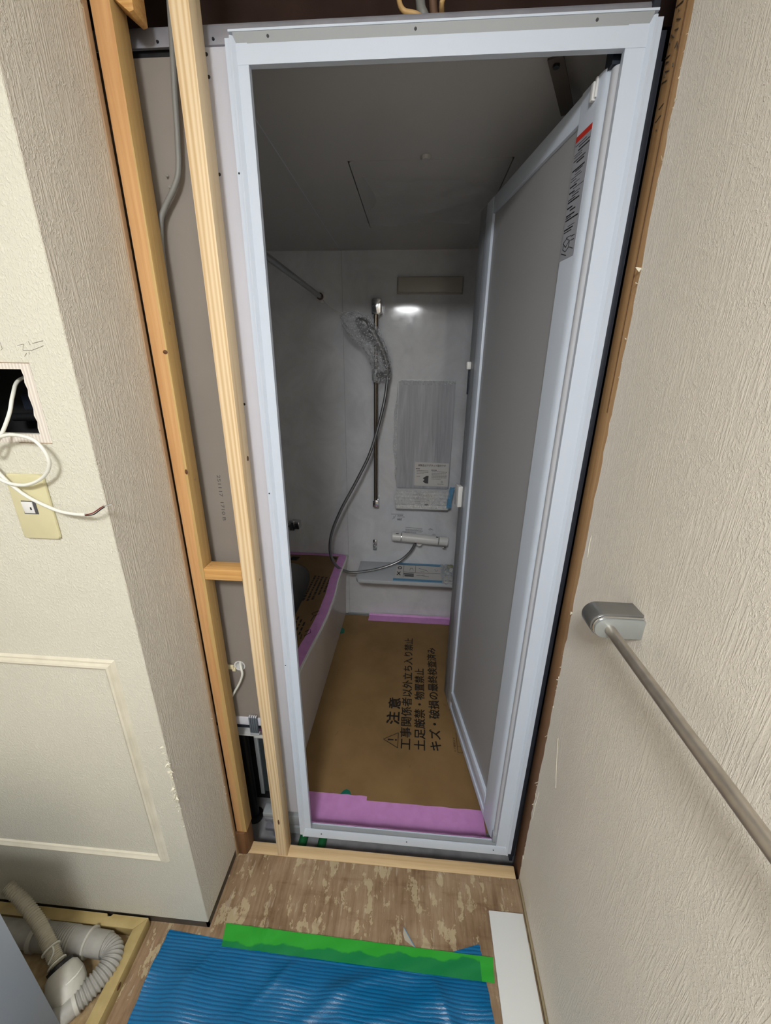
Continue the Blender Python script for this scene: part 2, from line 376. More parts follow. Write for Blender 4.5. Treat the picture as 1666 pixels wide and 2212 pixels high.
def jag(pts, w=.004):
    m = MB()
    for p in pts:
        p = Vector(p); d = Vector((random.uniform(-1, 1), random.uniform(-1, -.1), random.uniform(-.6, 1))).normalized(); e = Vector((random.uniform(-1, 1), random.uniform(-1, .2), random.uniform(-1, 1))).normalized()
        L = random.uniform(.4, 1.4)*w
        m.quad(p-e*L*.4, p+e*L*.5, p+d*L*1.3+e*L*.2, p+d*L)
    m.solid(.0004); return m
cr = []
for k in range(46):
    z = random.gauss(.60, .07); cr.append((XB-random.uniform(-.0005, .006), YA-.0008, z))
jag(cr, .006).build('torn_wallpaper', 'torn', wf)
# return wall
m = MB().box(XB-.012, XB, YA+.0008, -.0576, .035, 2.4)
wr = m.build('wall_return', 'paper_return'); struct(wr, 'narrow beige embossed wallpaper return wall beside the exposed studs', 'wall')
jag([(XB+.0005, -.0576-random.uniform(0, .004), z) for z in (.86, .872, .6, .52, .33, .3, .12, .1, 1.2, 2.05, 2.053, 2.057)], .007).build('torn_wallpaper', 'torn', wr)
# right wall, ragged edge towards the door
pts = [(-3.4, 0), (-3.4, 2.4)]
zz = 2.4
while zz > .02:
    pts.append((-.041+random.uniform(-.0028, .0028), zz)); zz -= random.uniform(.012, .035)
pts.append((-.043, 0))
wri = MB().prism(pts, 'x', XW, XW+.012).build('wall_right', 'paper_right'); struct(wri, 'beige embossed wallpaper wall with torn edge by the door post', 'wall')
m = jag([(XW-.0006, -.041-random.uniform(0, .002), z) for z in [random.uniform(.05, 2.05) for _ in range(46)]], .006)
m.build('torn_wallpaper', 'torn', wri)
m = MB()
for (y0, z0, y1, z1) in ((-.060, .42, -.053, .30), (-.10, .67, -.14, .55), (-.06, 1.2, -.063, 1.15)):
    m.tube([(XW-.0003, y0, z0), (XW-.0003, (y0+y1)/2+.003, (z0+z1)/2), (XW-.0003, y1, z1)], .0007, 5)
m.build('wall_scratch', 'torn', wri)
struct(MB().box(-1.712, -1.7, -3.4, YA, 0, 2.4).build('wall_left', 'plain_wall'), 'plain beige wall at the far left of the washroom', 'wall')
struct(MB().box(-1.712, .735, -3.412, -3.4, 0, 2.4).build('wall_back', 'plain_wall'), 'plain beige wall behind the viewer', 'wall')
struct(MB().box(-1.712, .735, -3.412, -.05, 2.3, 2.312).build('ceiling', 'hall_ceiling'), 'white washroom ceiling', 'ceiling')
o = MB().box(-1.7, XB-.003, YA+.004, YA+.010, 0, .035).box(XB-.010, XB-.003, YA+.004, -.052, 0, .035).build('baseboard_front', 'baseboard_dark'); struct(o, 'dark recessed skirting under the wallpapered corner', 'baseboard')
o = MB().box(XW-.007, XW, -3.4, -.05, 0, .013, .002).build('baseboard_right', 'baseboard_beige'); struct(o, 'thin beige strip along the foot of the right wall', 'baseboard')
# roof void over the bathroom unit
m = MB().box(-.9, 1.0, -.05, 1.6, 2.46, 2.48).box(-.9, 1.0, 1.58, 1.6, -.15, 2.46).box(-.92, -.9, -.05, 1.6, -.15, 2.48).box(.98, 1.0, -.04, 1.6, -.15, 2.48)
o = m.build('wall_void', 'cavity'); struct(o, 'dark brown void above and around the bathroom unit', 'void')
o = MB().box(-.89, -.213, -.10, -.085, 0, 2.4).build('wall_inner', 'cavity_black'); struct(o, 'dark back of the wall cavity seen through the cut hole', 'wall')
for i, yy in enumerate((.22, .85)):
    o = MB().box(-.88, .97, yy, yy+.09, 2.16, 2.30, .003).build('roof_joist', 'cavity'); tag(o, ['dark brown timber joist in the void just above the door header', 'dark brown timber joist deeper in the void over the bathroom'][i], 'joist')

# ================================================================== BATHROOM SHELL
XL, XR2 = -.86, .70
bw = empty('wall_bath_back', (0, YB, ZF)); struct(bw, 'glossy pale marble-patterned back wall of the bathroom', 'wall')
MB().box(XL, -.0585, YB, YB+.012, ZF, ZC).build('wall_panel', 'bath_wall', bw); MB().box(-.0570, XR2, YB, YB+.012, ZF, ZC).build('wall_panel', 'bath_wall', bw)
MB().box(XL, XR2, YB+.003, YB+.010, ZF, ZC).build('joint_strip', 'white_alu_grey', bw)
MB().box(-.07, XR2, YB-.006, YB, ZF, ZF+.012, .002).build('floor_seal', 'white_alu_grey', bw)
struct(MB().box(XL-.012, XL, .045, YB, ZF, ZC).build('wall_bath_left', 'bath_wall'), 'glossy pale left wall of the bathroom beyond the tub', 'wall')
struct(MB().box(XR2, XR2+.012, .05, YB, ZF, ZC).build('wall_bath_right', 'bath_wall'), 'glossy pale right wall of the bathroom behind the open door', 'wall')
bc = empty('ceiling_bath', (0, .7, ZC)); struct(bc, 'low satin grey bathroom ceiling with an inspection hatch', 'ceiling')
MB().box(XL, -.0615, .052, YB, ZC, ZC+.01).build('ceiling_panel', 'bath_ceiling', bc)
hx0, hx1, hy0, hy1 = .122, .585, .506, 1.06
m = MB()
for b in ((-.0600, hx0, .052, YB), (hx1, XR2, .052, YB), (hx0, hx1, .052, hy0), (hx0, hx1, hy1, YB)): m.box(b[0], b[1], b[2], b[3], ZC, ZC+.01)
m.build('ceiling_panel', 'bath_ceiling', bc)
def rrect(x0, x1, y0, y1, r, n=5):
    P = []
    for cx, cy, a0 in ((x1-r, y1-r, 0), (x0+r, y1-r, 90), (x0+r, y0+r, 180), (x1-r, y0+r, 270)):
        for k in range(n+1):
            t = math.radians(a0+90*k/n); P.append((cx+r*math.cos(t), cy+r*math.sin(t)))
    return P
MB().prism(rrect(hx0+.0035, hx1-.0035, hy0+.001, hy1-.001, .012), 'z', ZC-.0005, ZC+.006).build('inspection_hatch', 'bath_ceiling', bc)
MB().box(-.0620, -.0597, .052, YB, ZC-.0012, ZC+.008).build('joint_strip', 'white_panel', bc)
MB().box(hx0-.01, hx1+.01, hy0-.01, hy1+.01, ZC+.010, ZC+.014).build('hatch_lining', 'cavity_black', bc)
MB().lathe([(0, -.009), (.011, -.008), (.0145, -.003), (.015, .004)], (.342, .492, ZC), (0, 0, 1), 20).build('ceiling_cap', 'bath_ceiling', bc)
MB().box(XL, XR2, .052, YB, ZC+.0102, ZC+.0125).build('ceiling_back', 'cavity', bc)
# front panels of the unit, seen between the studs
bf = empty('wall_bath_front', (-.4, .03, 0)); struct(bf, 'outer face of the bathroom front wall seen between the studs', 'wall')
hole = (-.145, .712, .014)
m = MB()
# taupe panel with a round cable hole
o_ = bmesh.new(); N_ = 24
outer = [(-.86, .515), (-.045, .515), (-.045, 2.04), (-.86, 2.04)]
ring = [o_.verts.new((hole[0]+hole[2]*math.cos(2*math.pi*k/N_), .03, hole[1]+hole[2]*1.1*math.sin(2*math.pi*k/N_))) for k in range(N_)]
bxr = []
for k in range(N_):
    t = 2*math.pi*k/N_; c_, s_ = math.cos(t), math.sin(t); q = max(abs(c_), abs(s_)); bxr.append(o_.verts.new((hole[0]+.03*c_/q, .03, hole[1]+.03*s_/q)))
for k in range(N_): o_.faces.new((ring[k], ring[(k+1) % N_], bxr[(k+1) % N_], bxr[k]))
x0, x1, z0, z1 = hole[0]-.03, hole[0]+.03, hole[1]-.03, hole[1]+.03
for q in (((-.86, .515), (-.045, .515), (-.045, z0), (-.86, z0)), ((-.86, z1), (-.045, z1), (-.045, 2.04), (-.86, 2.04)), ((-.86, z0), (x0, z0), (x0, z1), (-.86, z1)), ((x1, z0), (-.045, z0), (-.045, z1), (x1, z1))):
    o_.faces.new([o_.verts.new((p[0], .03, p[1])) for p in q])
m._merge(o_); bmesh.ops.remove_doubles(m.bm, verts=m.bm.verts, dist=.00005)
for f in m.bm.faces:
    if f.normal.y > 0: f.normal_flip()
tp = m.build('taupe_panel', 'taupe', bf, recalc=False)
MB().box(-.86, .020, .0445, .048, .488, 2.05).build('inner_lining', 'bath_wall', bf)
MB().lathe([(.013, -.001), (.0165, -.0015), (.0165, .0005), (.0135, .014), (.0125, .014), (.013, -.001)], (hole[0], .03, hole[1]), (0, 1, 0), 24).build('cable_grommet', 'white_plastic', bf)
MB().box(-.05, .012, .028, .042, .105, 2.05, .001).build('corner_panel', 'white_panel', bf)
screws(bf, [(-.046, .028, z) for z in (2.04, 2.01, 1.87, 1.45)], (0, -1, 0), .003)
MB().box(-.86, -.046, .026, .042, .488, .517, .0015).build('base_rail', 'white_panel', bf)
MB().box(-.86, -.046, .032, .05, .470, .487).build('rail_gasket', 'dark_steel', bf)
for i, p in enumerate(((-.150, .0295, 1.868), (-.148, .0295, 1.850))):
    MB().lathe([(0, .006), (.0025, .006), (.0025, .004), (.0013, .0038), (.0013, 0)], p, (.5, -1, .3), 8).build('screw', 'chrome', bf)
text('stamp', '251117  1710 B', 'ink_grey', tp, (-.1345, .0297, 1.283), (0, 0, -1), (1, 0, 0), .118, .0085)
tr1 = empty('trim_2', (-.1, .02, 2.05)); struct(tr1, 'galvanised steel angle running along the top of the unit', 'trim')
MB().prism([(.030, 2.052), (.026, 2.054), (.026, 2.073), (.030, 2.079), (.05, 2.079), (.05, 2.076), (.032, 2.076), (.0285, 2.071), (.0285, 2.055)], 'x', -.86, .70).build('angle', 'steel', tr1)
MB().prism([(.024, 2.0495), (.028, 2.0495), (.028, 2.053), (.024, 2.053)], 'x', -.86, .02).build('lower_lip', 'steel', tr1)
MB().box(-.86, .02, .034, .05, 2.030, 2.052).build('shadow_gap', 'black', tr1)
MB().box(.69, .70, .02, .04, 2.0, 2.08).build('end_plate', 'dark_steel', tr1)
screws(tr1, [(x, .0258, z) for x, z in ((-.13, 2.058), (-.1, 2.06), (-.03, 2.058), (.10, 2.062), (.19, 2.063), (.30, 2.064), (.41, 2.064), (.52, 2.065), (.61, 2.065))], (0, -1, 0), .0026)
# dark steel upright between frame and post
o = MB().box(.7005, .711, .004, .03, .0, 2.03, .001).box(.711, .7185, .018, .03, .0, 2.0).build('steel_upright', 'dark_steel'); tag(o, 'dark navy steel upright between white door frame and wooden post', 'steel upright')
# ------------------------------------------------------------------ door frame (trim_1)
df = empty('trim_1', (.35, 0, .03)); struct(df, 'white aluminium bathroom door frame', 'door frame')
def jamb(x0, xl, xs, xi, sgn):
    # x0 outer fin, xl lip, xs slope foot, xi inner edge ; profile in (x,y)
    return [(x0, .000), (xl-.0045*sgn, .000), (xl-.004*sgn, -.0055), (xl-.001*sgn, -.006), (xs, .0), (xi, .0), (xi, .011), (xs+.004*sgn, .011), (xs+.004*sgn, .055), (x0+.006*sgn, .055), (x0+.006*sgn, .006), (x0, .004)]
MB().prism(jamb(.000, .0140, .0190, .038, 1), 'z', .040, 2.043).build('jamb', 'white_alu', df)
MB().prism(jamb(.7005, .6855, .681, .650, -1), 'z', .040, 2.043).build('jamb', 'white_alu', df)
hd = [(-.006, 2.0500), (.055, 2.0520), (.055, 2.036), (.011, 2.036), (.011, 2.008), (-.0005, 2.008), (-.0005, 2.0345), (.0005, 2.0352), (.0005, 2.0470), (-.006, 2.0470)]
MB().prism(hd, 'x', .009, .690).build('header', 'white_alu', df)
MB().prism([(.0004, 2.0350), (-.0050, 2.0470), (.0004, 2.0470)], 'x', .016, .684).build('header_channel', 'white_alu_grey', df)
sl = [(-.006, .0430), (-.0065, .0455), (-.001, .0735), (.002, .0735), (.0025, .066), (.020, .062), (.0215, .0675), (.0235, .0675), (.024, .0430)]
si = MB().prism(sl, 'x', .010, .690).build('sill', 'white_alu', df)
MB().box(.020, .650, .0035, .0195, .0625, .0665).build('track', 'white_alu_grey', si)
screws(df, [(x, -.0038, .059) for x in (.074, .36, .642)], (0, -1, .2), .0024, .0008)
screws(df, [(.075, -.0024, 2.0412), (.318, -.0024, 2.0412), (.60, -.0024, 2.0412)], (0, -.7, -.7), .0024, .0008, 'ink_grey')
screws(df, [(.0035, -.0002, z) for z in (1.86, 1.25, .75)], (0, -1, 0), .0018, .0006)
# ------------------------------------------------------------------ door leaf (local: x along the leaf from the hinge, y away from the viewer side, z up)
lf = empty('door_1', (.638, .03, 0)); struct(lf, 'open white-framed bathroom door leaf with a matt grey panel', 'door')
u = Vector((-.178, .984, 0)).normalized(); ang = math.atan2(u.y, u.x); lf.rotation_euler = (0, 0, ang)
# local +y points to world left (hall face), so the hall face is y=0 and thickness goes to negative y
LB, LT, T = .057, 2.005, -.030
MB().prism([(.074, 0), (.020, 0), (.012, -.001), (.004, -.004), (-.002, -.010), (-.003, -.02), (0, T), (.074, T)], 'z', LB, LT, 0).build('stile', 'white_alu', lf, True)
MB().box(.527, .584, T, 0, LB, LT, .002).build('stile', 'white_alu', lf, True)
MB().box(.074, .527, T, -.001, 1.962, LT, .002).build('top_rail', 'white_alu', lf, True)
br = MB().box(.074, .527, T, -.0035, LB, .165, .001).build('bottom_rail', 'white_alu', lf, True)
MB().box(.074, .527, -.004, .002, .118, .165, .0015).box(.074, .527, -.004, .001, LB, .084, .0015).build('rail_bead', 'white_alu', br, True)
MB().box(.072, .529, -.018, -.008, .163, 1.964).build('panel', 'leaf_panel', lf, True)
MB().box(.584, .645, T, -.001, LB, LT, .002).build('edge_stile', plain('grey_edge_profile', (132, 136, 142), .4), lf, True)
lt = MB().box(.620, .643, -.001, .014, 1.530, 1.556, .003).build('latch', 'white_plastic', lf, True)
MB().box(.634, .643, -.001, .002, 1.445, 1.529, .0005).build('latch_slot', 'dark_steel', lt, True)
MB().box(.602, .646, -.001, .017, 1.020, 1.104, .003).build('handle', 'white_plastic', lf, True)
MB().box(.026, .034, .0, .007, 1.972, 1.998, .001).box(.022, .028, 0, .004, 1.975, 2.003, .001).build('catch', 'white_plastic', lf, True)
st = MB().box(.022, .0735, 0.0, .0006, 1.739, 1.941).build('sticker', 'sticker_grey', lf, True)
MB().box(.022, .0735, .0006, .0009, 1.932, 1.941).build('red_band', 'red', st, True)
m = MB()
zz = 1.927
while zz > 1.775:
    if random.random() < .82:
        xa = random.choice((.0715, .0715, .060)); L = random.uniform(.018, .046); L = min(L, xa-.0235)
        m.box(xa-L, xa, .0006, .0008, zz-random.choice((.0010, .0016, .0024)), zz)
    zz -= random.uniform(.0034, .0058)
m.build('print_lines', 'ink', st, True)
strokes('print_drawing', [[(.068, .0008, 1.769), (.056, .0008, 1.775), (.044, .0008, 1.769), (.056, .0008, 1.760), (.068, .0008, 1.769)], [(.066, .0008, 1.765), (.066, .0008, 1.758), (.055, .0008, 1.752), (.044, .0008, 1.758), (.044, .0008, 1.768)], [(.07, .0008, 1.752), (.05, .0008, 1.745)], [(.04, .0008, 1.775), (.028, .0008, 1.775)], [(.04, .0008, 1.768), (.028, .0008, 1.768)], [(.04, .0008, 1.757), (.028, .0008, 1.752)]], 'ink', st, .0007, True)
# hinge-side gasket tube
g = MB().tube([(.6555, .026, .075), (.6555, .026, 1.998)], .0115, 18).build('hinge_cover', 'gasket', df)
MB().box(.640, .656, .012, .030, .0665, .105, .003).build('pivot_block', 'white_alu_grey', df)
MB().box(.640, .668, .02, .05, 2.000, 2.03).build('pivot_recess', 'dark_steel', df)
# door stay near the top
d = (Vector((.66, .30, 2.055))-Vector((.56, .09, 2.055))); dn = d.normalized(); sd = Vector((dn.y, -dn.x, 0))*.0135
p0 = Vector((.567, .10, 2.057)); p1 = Vector((.648, .272, 2.057)); m = MB()
b = [p0+sd, p0-sd, p1-sd, p1+sd]
m.prism([(q.x, q.y) for q in b], 'z', 2.055, 2.0585)
o = m.build('door_stay', plain('brown_grey_metal', (96, 86, 78), .5, .3)); tag(o, 'dark brownish flat stay bar under the bathroom ceiling by the door', 'door stay')
MB().lathe([(0, -.004), (.006, -.004), (.006, .0)], (.575, .118, 2.055), (0, 0, 1), 12).build('rivet', 'screw', o)

# ================================================================== TIMBER
o = MB().prism([(-.045, -.06), (-.010, -.06), (-.010, 0), (-.045, 0)], 'x', -.178, .7125, .001).build('sill_timber', 'pine_x'); tag(o, 'pale new timber lying across the foot of the doorway', 'timber')
s1 = MB().box(-.195, -.162, -.044, -.002, .102, 2.4, .0008).build('timber_stud', 'old_stud'); tag(s1, 'orange-brown wall stud beside the narrow wallpapered return', 'stud')
s2 = MB().box(-.067, -.034, -.044, -.002, .0005, 2.4, .0008).build('timber_stud', 'pine'); tag(s2, 'pale new pine stud standing on the sill timber left of the door frame', 'stud')
for s_, pts in ((s1, [(-.1615, -.020, z) for z in (1.61, 1.285, .905, .27)]), (s2, [(-.0335, -.020, z) for z in (1.03, .3)])):
    for p in pts: MB().lathe([(.0016, .0004), (.0030, .0004), (.0030, -.001), (.0016, -.001)], p, (1, 0, 0), 10).build('screw_hole', 'strip_wood', s_)
knot = plain('dark_knot', (92, 58, 30), .7, var=14, vscale=300)
for p, sx, sz, n in (((-.1665, -.0442, 1.555), .005, .004, (0, -1, 0)), ((-.1640, -.0442, 1.308), .0035, .006, (0, -1, 0))):
    MB().sphere(p, 1, (sx, .0006, sz), 12).build('knot', knot, s1)
MB().sphere((-.0337, -.012, 1.335), 1, (.0006, .005, .006), 12).build('knot', knot, s2); MB().sphere((-.05, -.0442, .165), 1, (.003, .0006, .012), 12).build('knot', knot, s2)
o = MB().box(-.1615, -.0675, -.044, -.004, 1.037, 1.067, .0008).build('timber_noggin', 'pine_warm'); tag(o, 'short golden crosspiece bridging the two studs', 'noggin')
MB().lathe([(.0014, .0004), (.0028, .0004), (.0028, -.001), (.0014, -.001)], (-.152, -.025, 1.067), (0, 0, 1), 10).build('screw_hole', 'strip_wood', o)
o = MB().prism([(-.1615, 2.075), (-.135, 2.055), (-.127, 2.057), (-.127, 2.4), (-.1615, 2.4)], 'y', -.040, -.004, .001).build('timber_block', 'pine_warm'); tag(o, 'short timber block fixed to the top of the orange-brown stud', 'timber block')
o = MB().box(-.2125, -.1975, -.0572, -.046, .0, 2.4, .0008).build('furring_strip', 'strip_wood'); tag(o, 'thin wooden strip along the torn edge of the return wall', 'furring strip')
for z in (1.40, .92): MB().box(-.2123, -.1972, -.0576, -.0570, z, z+.0015).build('strip_joint', 'dark_wood', o)
m = MB().prism([(-.198, -.05), (-.170, -.05), (-.164, -.035), (-.163, -.004), (-.198, -.004)], 'z', -.05, .101, .002)
o = m.build('post_stub', 'dark_wood'); tag(o, 'dark weathered post stub under the orange-brown stud', 'post')
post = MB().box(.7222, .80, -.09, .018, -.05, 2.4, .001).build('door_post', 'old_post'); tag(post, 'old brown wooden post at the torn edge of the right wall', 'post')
X = .7214
strokes('pencil_mark', [[(X, a_[0], a_[1]), (X, b_[0], b_[1])] for a_, b_ in (((.014, 2.061), (-.008, 2.055)), ((.003, 2.052), (.001, 2.049)), ((.003, 2.041), (-.009, 2.034)), ((.002, 2.028), (-.008, 2.024)), ((.010, 2.027), (.001, 2.019)), ((.012, 2.0185), (.009, 2.0165)), ((-.008, 2.001), (-.013, 2.006)), ((-.013, 2.005), (-.020, 1.991)), ((.017, 2.003), (.002, 1.999)), ((.012, 1.995), (.003, 1.992)), ((-.013, 1.981), (-.014, 1.976)), ((.008, 1.982), (-.004, 1.977)), ((.008, 1.982), (.007, 1.974)), ((.012, 1.970), (-.003, 1.966)), ((.005, 1.933), (-.007, 1.935)), ((.001, 1.905), (-.003, 1.902)), ((.008, 1.918), (-.006, 1.921)))], 'ink_soft', post, .0008)
strokes('board_joint', [[(X, -.020, 2.09), (X, -.0215, 1.7), (X, -.022, 1.45)]], 'dark_wood', post, .0009)

# ================================================================== UNDER THE UNIT
o = MB().box(-.86, -.096, .20, .21, -.10, .39).build('under_tub_shade', 'cavity_black'); tag(o, 'added black sheet standing in for the dark void under the tub side', 'panel')  # added black sheet: its colour gives the shade of the open void under the tub
lg = empty('unit_upright', (-.187, .15, -.1)); tag(lg, 'pale grey steel upright with dark panel under the bathroom unit', 'steel upright')
MB().box(-.195, -.181, .145, .16, .005, .395, .001).build('upright', 'white_alu_grey', lg); MB().box(-.181, -.10, .152, .158, .012, .395).build('side_plate', 'teal_grey', lg)
lg = empty('support_column', (-.215, .13, -.10)); tag(lg, 'black support column of the bathroom unit left of the grey upright', 'column')
MB().tube([(-.222, .13, -.095), (-.222, .13, .395)], .016, 14).build('leg_tube', 'black', lg); MB().lathe([(.03, 0), (.03, .008), (.016, .012), (.016, .02)], (-.222, .13, -.10), (0, 0, 1), 18).build('foot', 'black', lg)
ft = empty('adjustable_bracket', (-.13, .06, -.1)); tag(ft, 'light grey adjustable support bracket behind the pine stud', 'bracket')
MB().box(-.150, -.10, .05, .085, .030, .050, .003).build('bracket_plate', 'white_alu_grey', ft); MB().box(-.146, -.10, .052, .08, .004, .022, .002).build('bracket_lower', 'steel', ft)
MB().tube([(-.125, .075, -.10), (-.125, .075, .02)], .008, 12).build('bolt', 'steel', ft); MB().box(-.15, -.10, .055, .1, -.05, -.035, .001).build('nut_plate', 'steel', ft)
o = MB().box(-.098, .004, .058, .085, -.012, .034, .001).build('unit_beam', 'white_alu_grey'); tag(o, 'short pale steel beam behind the foot of the pine stud', 'beam')
for i, (x0, nm) in enumerate(((-.012, 'leftmost green hose lying in the gap under the door sill'), (.058, 'green hose under the door sill, right of its twin'))):
    m = MB().tube([(x0-.004, -.02, -.086), (x0, .10, -.086), (x0+.01, .4, -.086)], .015, 14, 4); o = m.build('green_hose', 'green_pipe'); tag(o, nm, 'hose', 'green hoses under the sill')
clip = empty('panel_clip', (-.122, .02, .455)); tag(clip, 'ribbed dark grey clip gripping the white base rail', 'clip')
MB().box(-.137, -.110, .0205, .026, .463, .526, .001).build('clip_body', plain('slate_plastic', (78, 86, 94), .5), clip)
for k in range(4): MB().box(-.1345+k*.0066, -.1315+k*.0066, .0185, .0206, .468, .526, .0006).build('rib', plain('slate_rib', (98, 106, 114), .5), clip)
MB().box(-.136, -.108, .018, .03, .455, .4625, .001).build('clip_hook', 'white_alu_grey', clip)
for k in range(4): MB().box(-.1345+k*.0066, -.1305+k*.0066, .018, .026, .526, .5305, .0006).build('tooth', 'white_panel', clip)
# cables behind the studs
o = MB().tube([(-.094, .016, 2.10), (-.0965, .013, 2.055), (-.104, .012, 1.982), (-.110, .012, 1.918), (-.117, .012, 1.87), (-.132, .012, 1.842), (-.155, .012, 1.813), (-.168, .012, 1.783), (-.176, .014, 1.70), (-.18, .016, 1.5)], .0052, 12, 6).build('grey_cable', 'cable_grey'); tag(o, 'thick grey cable hanging between the studs and disappearing behind the left one', 'cable')
o = MB().tube([(-.145, .05, .726), (-.140, .025, .724), (-.132, .012, .716), (-.130, .009, .699), (-.143, .010, .666), (-.164, .012, .628), (-.178, .014, .60), (-.19, .018, .55)], .0034, 10, 6).build('thin_white_cable', 'cable_white'); tag(o, 'thin white cable curling out of the round hole between the studs', 'cable')
m = MB().box(-.186, -.160, .020, .0265, .704, .718, .002); m.box(-.166, -.156, .022, .028, .696, .708, .001)
o = m.build('cable_tag', plain('cream_tag', (226, 214, 176), .6)); tag(o, 'cream tape flag stuck beside the round cable hole', 'tape')
for i, (pts, r, mt, lb) in enumerate((
    ([(.275, .08, 2.20), (.283, .09, 2.145), (.292, .10, 2.128), (.318, .10, 2.121), (.34, .13, 2.125), (.36, .2, 2.15)], .0045, 'cable_cream', 'cream cable looping down at the left of the wires above the door header'),
    ([(.37, .10, 2.2), (.366, .09, 2.145), (.360, .09, 2.124), (.37, .16, 2.12)], .0045, 'cable_cream', 'cream cable looping down at the right of the wires above the door header'),
    ([(.315, .11, 2.24), (.322, .11, 2.145), (.332, .11, 2.12), (.345, .16, 2.10)], .0085, 'cable_grey', 'pale grey sheathed cable in the middle of the wires above the header'),
    ([(.338, .12, 2.22), (.345, .12, 2.145), (.352, .125, 2.12), (.36, .18, 2.10)], .0075, plain('brown_cable', (110, 82, 62), .6), 'brown cable beside the pale one above the header'))):
    o = MB().tube(pts, r, 10, 5).build('ceiling_cable', mt); tag(o, lb, 'cable')
# ================================================================== BATHROOM CONTENTS
struct(MB().box(-.088, XR2, .06, YB, -.06, ZF-.004).build('floor_bath', 'white_alu_grey'), 'bathroom pan floor under the cardboard', 'floor')
# --- cardboard over the floor
def fz(x, y): return ZF+.0003*math.sin(7*x+3*y)+.0002*math.sin(19*y+2)
m = MB().grid(lambda a, b: (-.086+(.746)*a, .095+(1.268)*b, fz(-.086+.746*a, .095+1.268*b)), 24, 30)
m.solid(.003); card = m.build('floor_cardboard', 'card'); tag(card, 'brown protective cardboard sheet over the bathroom floor with black Japanese warning', 'cardboard')
zt = ZF+.0041; TX, TY = (0, 1, 0), (-1, 0, 0)
for sbody, x, y0, y1, h, bold in (('注', .313, .523, .592, .060, .022), ('意', .314, .612, .677, .058, .022), ('工事関係者以外立ち入り禁止', .370, .398, 1.150, .050, .014), ('土足厳禁・物置禁止', .433, .399, .895, .050, .014), ('キズ・破損の最終検査済み', .503, .403, 1.073, .051, .014), ('ドア開閉まで', .5655, .406, .475, .0095, .0)):
    text('printed_text', sbody, 'ink', card, (x, y0, zt), TX, TY, y1-y0, h, bold)
def tri(x0, x1, ym, hw, t):
    return [(x0, ym), (x1, ym-hw), (x1, ym+hw)]
m = MB(); P = tri(.247, .312, .440, .038, 0)
for i in range(3):
    a_, b_ = Vector((*P[i], 0)), Vector((*P[(i+1) % 3], 0)); d = (b_-a_).normalized(); n_ = Vector((-d.y, d.x, 0))*.0014
    m.quad(*[(q.x, q.y, zt) for q in (a_-n_, b_-n_, b_+n_, a_+n_)])
m.quad((.266, .436, zt), (.266, .444, zt), (.292, .4425, zt), (.292, .4375, zt))
m.lathe([(0, 0), (.0042, 0)], (.3025, .440, zt), (0, 0, 1), 14)
m.build('warning_triangle', 'ink', card)
m = MB()
for b in ((.571, .60, .401, .4025), (.571, .5725, .401, .50), (.571, .60, .43, .4312)): m.quad((b[0], b[2], zt), (b[1], b[2], zt), (b[1], b[3], zt), (b[0], b[3], zt))
m.build('printed_box', 'ink', card)
# --- tapes on the floor
def tape_profile(name, x0, x1, prof, mat, wav=.0006, xin=None):
    m = MB(); n = 16
    def fn(a, b):
        y_, z_ = prof[round(b*(len(prof)-1))]; xa = xin if (xin is not None and y_ > .057) else x0
        return (xa+(x1-xa)*a, y_+.0008*math.sin(30*a), z_+wav*math.sin(23*a+5*b))
    m.grid(fn, n, len(prof)-1)
    m.solid(.0006); return m.build(name, mat)
pr = [(.024, .0685), (.030, .064), (.040, .040), (.052, .012), (.066, -.006), (.085, -.0165), (.12, -.018), (.169, -.0185)]
t1 = tape_profile('pink_tape', .150, .640, pr, 'pink'); tag(t1, 'long pink masking tape over the door threshold', 'tape')
pr2 = [(y_-.0008, z_+.0012) for y_, z_ in pr[:-1]]+[(.184, -.0172)]
t2 = tape_profile('pink_tape', .025, .205, pr2, 'pink', xin=-.03); tag(t2, 'short pink masking tape overlapping the left end of the threshold tape', 'tape')
t3 = MB().grid(lambda a, b: (.075+.585*a, 1.308+.012*a*0+.068*b, ZF+.0045+(.012 if b > .9 else 0)), 12, 8).solid(.0005).build('pink_tape', 'pink'); tag(t3, 'pink masking tape along the foot of the bathroom back wall', 'tape')
m = MB().prism([(.098, .150), (.141, .150), (.143, .185), (.136, .199), (.122, .206), (.110, .198), (.100, .184)], 'z', ZF+.0042, ZF+.0052); o = m.build('green_tape_scrap', 'green_dark'); tag(o, 'dark green tape scrap beside the pink threshold tape', 'tape')
m = MB().prism([(-.083, 1.155), (-.06, 1.165), (-.062, 1.205), (-.083, 1.215)], 'z', ZF+.004, ZF+.005); o = m.build('green_tape_scrap', 'green_dark'); tag(o, 'tiny dark green tape scrap at the foot of the tub apron', 'tape')
# --- bathtub
RC = [(.05, -.090), (.15, -.086), (.33, -.075), (.483, -.064), (.604, -.051), (.735, -.044), (.893, -.045), (1.06, -.057), (1.2, -.0585), (1.383, -.0585)]
def xr(y):
    for (a_, p), (b_, q) in zip(RC, RC[1:]):
        if y <= b_: t = (y-a_)/(b_-a_); t = max(0, t); return p+(q-p)*(t*t*(3-2*t)*.4+t*.6)
    return RC[-1][1]
ZT = .418
tub = empty('bathtub', (-.45, .7, ZF)); tag(tub, 'pale bathtub with a curved rim along the left of the bathroom', 'bathtub')
m = MB().grid(lambda a, b: ((-.0893)*(1-b**.8)+(xr(.05+1.325*a)-.006)*b**.8-.010*math.sin(math.pi*b), .05+1.325*a, ZF+(.405-ZF)*b), 30, 10)
ap = m.solid(.006).build('apron', 'apron', tub)
m = MB(); op = [(xr(.052+1.325*k/40), .052+1.325*k/40) for k in range(41)]; ip = [(x-.055, y) for x, y in reversed(op)]
